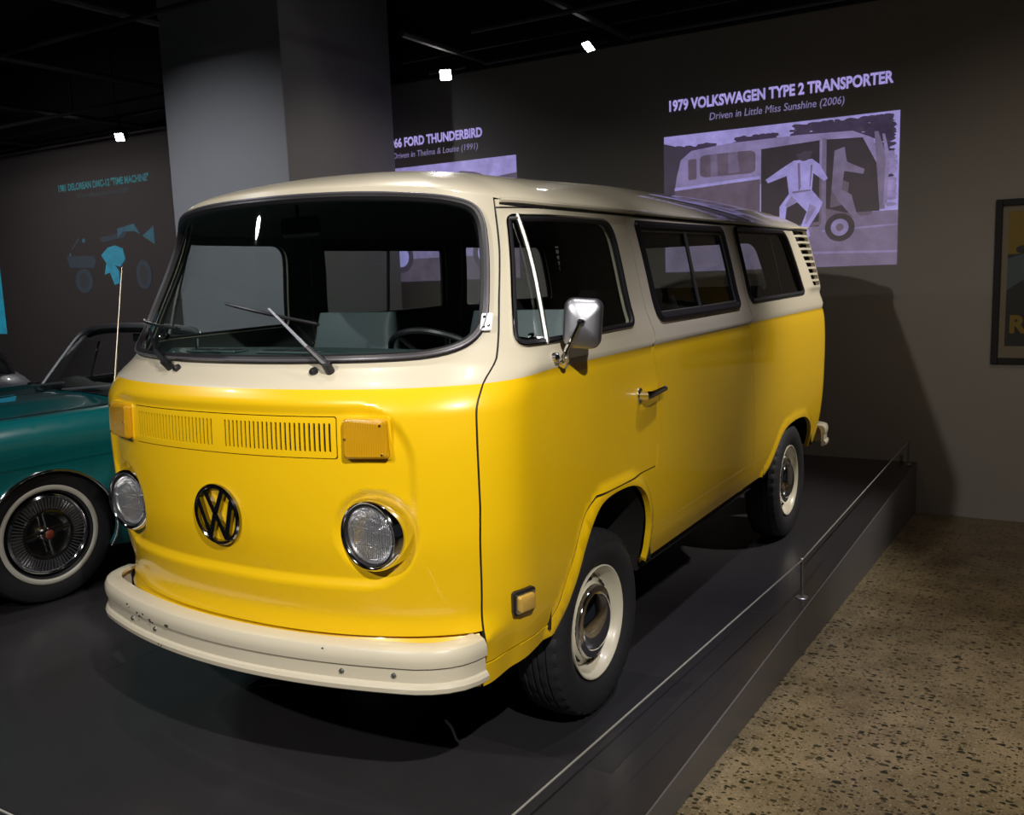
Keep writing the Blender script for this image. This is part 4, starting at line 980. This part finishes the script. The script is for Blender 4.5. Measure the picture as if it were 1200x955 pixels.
def text(name, body_, x, z, size, m, parent, align='CENTER', shear=0.0, bold=0.0, width=None, y=WALLY - .004, letters=False):
    cu = bpy.data.curves.new(name, 'FONT'); cu.body = body_; cu.size = size; cu.align_x = align; cu.shear = shear; cu.offset = bold; cu.resolution_u = 3
    t = bpy.data.objects.new(name, cu); C.objects.link(t); dg = bpy.context.evaluated_depsgraph_get(); me = bpy.data.meshes.new_from_object(t.evaluated_get(dg)); bpy.data.objects.remove(t)
    V = [v.co.copy() for v in me.vertices]; F = [tuple(p.vertices) for p in me.polygons]; bpy.data.meshes.remove(me)
    xs = [v.x for v in V]; w = max(xs) - min(xs); sx = (width / w) if width else 1
    V = [((v.x - (max(xs) + min(xs)) / 2) * sx, 0, v.y) for v in V]
    if not letters:
        o = link(name, V, F, m, parent, False); o.location = (x, y, z); return o
    o = empty_part(name, parent, (x, y, z)); root = list(range(len(V)))
    def find(i):
        while root[i] != i: root[i] = root[root[i]]; i = root[i]
        return i
    for f in F:
        for k in f[1:]: root[find(k)] = find(f[0])
    isl = {}
    for f in F: isl.setdefault(find(f[0]), []).append(f)
    for fs in isl.values():
        ids = sorted({k for f in fs for k in f}); mp = {k: i for i, k in enumerate(ids)}
        link('letter', [V[k] for k in ids], [tuple(mp[k] for k in f) for f in fs], m, o, False)
    return o
def flat(name, polys, m, parent, x, z, y):
    # polys in picture units: u to the right, v up
    def one(Q):
        mb = MB()
        for P in Q:
            n = len(mb.v); k = len(P); mb.v += [(x + a, y, z + b) for a, b in P]; mb.f.append(tuple(n + i for i in range(k)))
        return mb.obj(name, m, parent, False)
    if len(polys) > 6:
        o = one(polys); o['kind'] = 'stuff'; return o
    return [one([P]) for P in polys]
def blobs(rnd, n, x0, x1, y0, y1, r0, r1):
    out = []
    for _ in range(n):
        r = rnd.uniform(r0, r1); cx, cy = rnd.uniform(x0 + min(r * 1.8, (x1 - x0) * .45), x1 - min(r * 1.8, (x1 - x0) * .45)), rnd.uniform(y0 + r * 1.1, y1 - r * 1.1)
        P = [(cx + r * 1.5 * (.7 + .5 * rnd.random()) * math.cos(a), cy + r * (.7 + .5 * rnd.random()) * math.sin(a)) for a in np.linspace(0, 2 * math.pi, 10)[:-1]]
        out.append([(min(max(a, x0), x1), min(max(b_, y0), y1)) for a, b_ in P])
    return out
def ell(cx, cy, rx, ry, n=20): return [(cx + rx * math.cos(2 * math.pi * k / n), cy + ry * math.sin(2 * math.pi * k / n)) for k in range(n)]
LV = [glow('projected_violet_%d' % i, c) for i, c in enumerate([(.016, .011, .022), (.034, .025, .050), (.085, .060, .100), (.125, .098, .18), (.185, .15, .31), (.27, .235, .54)])]
TXT = glow('projected_caption_violet', (.36, .30, .68)); TXT2 = glow('projected_caption_dim', (.19, .16, .34))
def slide(x, l1, l2, lab, w1, w2, tm, tm2):
    s = thing('projected_slide', lab, 'projection', (x, WALLY, 1.5), 0, 'projected slides')
    s.location = (0, 0, 0)
    text('caption', l1, x, 2.845, .118, tm, s, bold=.004, width=w1, letters=True); text('subtitle', l2, x, 2.735, .082, tm2, s, shear=.15, width=w2, letters=True)
    return s
X0, X1, Z0, Z1 = -.870, .986, 1.512, 2.640; CX = (X0 + X1) / 2
s1 = slide(CX, '1979 VOLKSWAGEN TYPE 2 TRANSPORTER', 'Driven in Little Miss Sunshine (2006)', 'violet slide of a man leaping from a van, captioned in capitals on the wall', 1.755, 1.06, TXT, TXT2)
W_, H_ = X1 - X0, Z1 - Z0
def U(P): return [(a * W_, b_ * H_) for a, b_ in P]
rnd = random.Random(3); yl = WALLY - .003
def lay(name, polys, m, k): return flat(name, [U(p) for p in polys], m, s1, X0, Z0, yl - .0009 * k)
lay('picture_sky', [[(0, 0), (1, 0), (1, 1), (0, 1)]], LV[5], 0)
lay('picture_road', [[(0, 0), (1, 0), (1, .36), (0, .34)]], LV[3], 1)
lay('picture_kerb', [[(.45, .10), (1, .08), (1, .095), (.45, .115)], [(.7, .24), (1, .26), (1, .272), (.7, .25)]], LV[4], 2)
tre = blobs(rnd, 150, 0, .28, .76, .93, .008, .024) + blobs(rnd, 80, .30, .54, .86, .95, .008, .020) + blobs(rnd, 230, .55, .995, .82, .99, .008, .024) + blobs(rnd, 120, .90, .995, .45, .95, .008, .022)
lay('picture_trees', tre, LV[1], 2)
lay('picture_bank', [[(0, .33), (.10, .33), (.10, .9), (0, .95)]], LV[1], 3)
lay('picture_house', blobs(random.Random(8), 22, .945, .995, .38, .75, .012, .02), LV[4], 4)
lay('picture_van_upper', [[(.05, .60), (.06, .70), (.08, .82), (.13, .88), (.30, .905), (.60, .91), (.82, .90), (.90, .84), (.93, .66), (.94, .60)]], LV[4], 4)
lay('picture_van_lower', [[(.05, .60), (.44, .635), (.44, .30), (.12, .30), (.05, .36)], [(.68, .30), (.90, .34), (.92, .62), (.68, .64)]], LV[2], 5)
lay('picture_van_window', [rrect(.17, .42, .68, .84, .03), rrect(.115, .155, .67, .82, .01)], LV[2], 6)
lay('picture_van_opening', [[(.445, .28), (.445, .84), (.69, .86), (.69, .28)], [(.715, .40), (.715, .86), (.86, .85), (.92, .66), (.93, .36), (.80, .36)]], LV[0], 6)
lay('picture_van_pillar', [[(.70, .30), (.70, .87), (.718, .87), (.718, .30)], [(.93, .37), (.905, .88), (.92, .88), (.955, .70), (.95, .37)]], LV[3], 7)
lay('picture_van_sill', [[(.45, .24), (.70, .29), (.70, .315), (.45, .27)]], LV[2], 7)
lay('picture_wheel', [ell(.775, .265, .060, .095)], LV[0], 8); lay('picture_hubcap', [ell(.775, .265, .036, .058)], LV[4], 9); lay('picture_hub', [ell(.775, .265, .016, .026)], LV[2], 10)
lay('picture_seated_figure', [[(.75, .78), (.79, .80), (.80, .70), (.87, .64), (.865, .61), (.79, .64), (.78, .52), (.82, .48), (.84, .36), (.87, .30), (.855, .285), (.81, .36), (.77, .44), (.74, .52)]], LV[3], 8)
lay('picture_leaping_figure', [[(.585, .74), (.66, .74), (.69, .70), (.725, .60), (.71, .585), (.665, .645), (.66, .53), (.705, .44), (.69, .38), (.645, .27), (.655, .215), (.625, .20), (.605, .245), (.64, .385), (.60, .455), (.555, .42), (.545, .27), (.525, .26), (.525, .43), (.565, .515), (.555, .64), (.475, .60), (.465, .625), (.53, .69)]], LV[5], 9)
lay('picture_shirt_fold', [[(.60, .72), (.61, .72), (.615, .56), (.605, .52)], [(.655, .70), (.663, .70), (.655, .56), (.65, .54)], [(.58, .53), (.655, .535), (.655, .525), (.58, .515)]], LV[3], 10)
lay('picture_trouser_fold', [[(.575, .50), (.60, .46), (.555, .42), (.55, .44)], [(.65, .44), (.68, .41), (.64, .30), (.63, .30)]], LV[4], 10)
lay('picture_hair', [[(.595, .79), (.60, .83), (.625, .85), (.65, .84), (.662, .80), (.65, .79), (.63, .80), (.61, .78)]], LV[0], 11)
lay('picture_seat', [[(.735, .40), (.80, .42), (.81, .56), (.76, .60), (.74, .54)]], LV[2], 7)
lay('picture_curtain', [[(.22, .68), (.25, .68), (.25, .84), (.22, .84)], [(.30, .69), (.35, .70), (.34, .84), (.30, .84)]], LV[3], 7)
lay('picture_belt_line', [[(.05, .60), (.44, .635), (.44, .655), (.05, .62)]], LV[5], 7)
lay('picture_filler_cap', [ell(.155, .485, .012, .02)], LV[0], 7)
lay('picture_door_edge', [[(.944, .40), (.958, .40), (.965, .72), (.945, .86), (.935, .86), (.95, .70)]], LV[4], 8)
lay('picture_head', [ell(.628, .785, .032, .055)], LV[1], 10)
s2 = slide(-3.255, "1966 FORD THUNDERBIRD", 'Driven in Thelma & Louise (1991)', 'violet slide half hidden by the pillar and the van roof', 1.13, 1.02, TXT, TXT2)
def lay2(name, polys, m, k): return flat(name, polys, m, s2, -4.183, Z0, yl - .0009 * k)
lay2('picture_sky', [U([(0, 0), (1, 0), (1, 1), (0, 1)])], LV[5], 0)
lay2('picture_hills', [U([(0, 0), (1, 0), (1, .86), (.85, .84), (.75, .90), (.66, .92), (.60, .87), (.4, .85), (.2, .88), (0, .84)])], LV[2], 1)
lay2('picture_car', [U([(.1, .2), (.95, .2), (.96, .5), (.75, .55), (.6, .72), (.35, .7), (.25, .55), (.08, .5)])], LV[4], 2)
lay2('picture_wheel', [U(ell(.25, .22, .08, .14)), U(ell(.8, .22, .08, .14))], LV[1], 3); lay2('picture_hubcap', [U(ell(.25, .22, .05, .09)), U(ell(.8, .22, .05, .09))], LV[5], 4)
CY = [glow('projected_cyan_%d' % i, c) for i, c in enumerate([(.003, .008, .012), (.003, .014, .024), (.004, .055, .08), (.002, .15, .23)])]
s3 = slide(-8.45, '1981 DELOREAN DMC-12 "TIME MACHINE"', 'Driven in Back to the Future (1985)', 'dim cyan slide of a figure beside a car on the wall left of the pillar', 1.83, 1.05, glow('projected_caption_cyan', (.006, .10, .115)), glow('projected_caption_cyan_dim', (.015, .035, .04)))
def lay3(name, polys, m, k): return flat(name, [U(p) for p in polys], m, s3, -9.38, Z0, yl - .0009 * k)
lay3('picture_glow_patches', [[(.02, .44), (.33, .42), (.36, .36), (.33, .28), (.05, .30)], [(.10, .5), (.2, .62), (.18, .64), (.08, .5)], [(.42, .62), (.72, .66), (.7, .6), (.44, .56)]], CY[1], 1)
lay3('picture_window', [[(.62, .70), (.80, .74), (.86, .62), (.80, .66), (.68, .66), (.62, .60)], [(.88, .60), (1.0, .70), (1.0, .50), (.95, .54)]], CY[2], 2)
lay3('picture_wheel', [ell(.20, .14, .10, .14), ell(.86, .18, .08, .16)], CY[1], 1)
lay3('picture_tyre_well', [ell(.20, .14, .06, .09), ell(.86, .18, .05, .11)], CY[0], 2)
lay3('picture_figure', [[(.42, .42), (.50, .50), (.58, .52), (.66, .48), (.68, .36), (.62, .28), (.56, .30), (.60, .24), (.60, .10), (.54, .08), (.50, .22), (.44, .20), (.47, .33)]], CY[3], 3)
lay3('picture_spark', [ell(.24, .60, .018, .025), ell(.07, .45, .012, .018)], CY[2], 3)
s4 = thing('projected_slide', 'bright cyan picture edge on the wall far beyond the grey car', 'projection', (0, 0, 0), 0, 'projected slides')
flat('picture', [[(0, 0), (1.855, 0), (1.855, 1.128), (0, 1.128)]], CY[3], s4, -12.79, .97, yl)

# ================================================================== framed poster
po = thing('framed_poster', 'black framed film poster with yellow lettering on the back wall', 'poster', (0, 0, 0))
PX, PZ0, PZ1, PWD = 1.640, .770, 1.940, .80
fr = MB()
for (a, b, c, d_) in ((PX, PX + .045, PZ0, PZ1), (PX + PWD - .045, PX + PWD, PZ0, PZ1), (PX + .045, PX + PWD - .045, PZ0, PZ0 + .045), (PX + .045, PX + PWD - .045, PZ1 - .045, PZ1)):
    MB().box((a, WALLY - .035, c), (b, WALLY - .001, d_), .003).obj('frame_bar', mat('black_frame', (.006, .006, .007), .7), po, False)
MB().box((PX + .04, WALLY - .014, PZ0 + .04), (PX + PWD - .04, WALLY - .002, PZ1 - .04)).obj('mount', mat('poster_mount', (.20, .165, .115), .7), po, False)
def pp(name, P, m, k): return flat(name, [P], m, po, 0, 0, WALLY - .0145 - .0006 * k)
i0, i1, j0, j1 = PX + .085, PX + PWD - .085, PZ0 + .13, PZ1 - .085
pp('print', [(i0, j0), (i1, j0), (i1, j1), (i0, j1)], mat('poster_black', (.012, .013, .014), .6), 0)
pp('print_yellow', [(i0, j1 - .30), (i1, j1 - .30), (i1, j1), (i0, j1)], mat('poster_yellow', (.20, .13, .004), .6), 1)
pp('print_scene', [(i0, j0 + .40), (i0 + .1, j0 + .47), (i1, j0 + .43), (i1, j1 - .28), (i0 + .2, j1 - .27), (i0, j1 - .33)], mat('poster_blue_grey', (.06, .085, .10), .6), 2)
pp('print_pale', [(i0 + .12, j0 + .24), (i0 + .22, j0 + .46), (i0 + .34, j0 + .50), (i0 + .30, j0 + .24)], mat('poster_pale', (.28, .24, .17), .6), 3)
pp('print_figure', ell(i0 + .16, j0 + .58, .06, .10), mat('poster_ochre', (.16, .11, .03), .6), 3)
pp('print_arc', ell(i0 + .10, j1 - .27, .05, .03), mat('poster_dark', (.02, .02, .018), .6), 4)
text('lettering', 'R', i0 + .085, j0 + .10, .17, MATS['poster_yellow'], po, bold=.008, y=WALLY - .018)
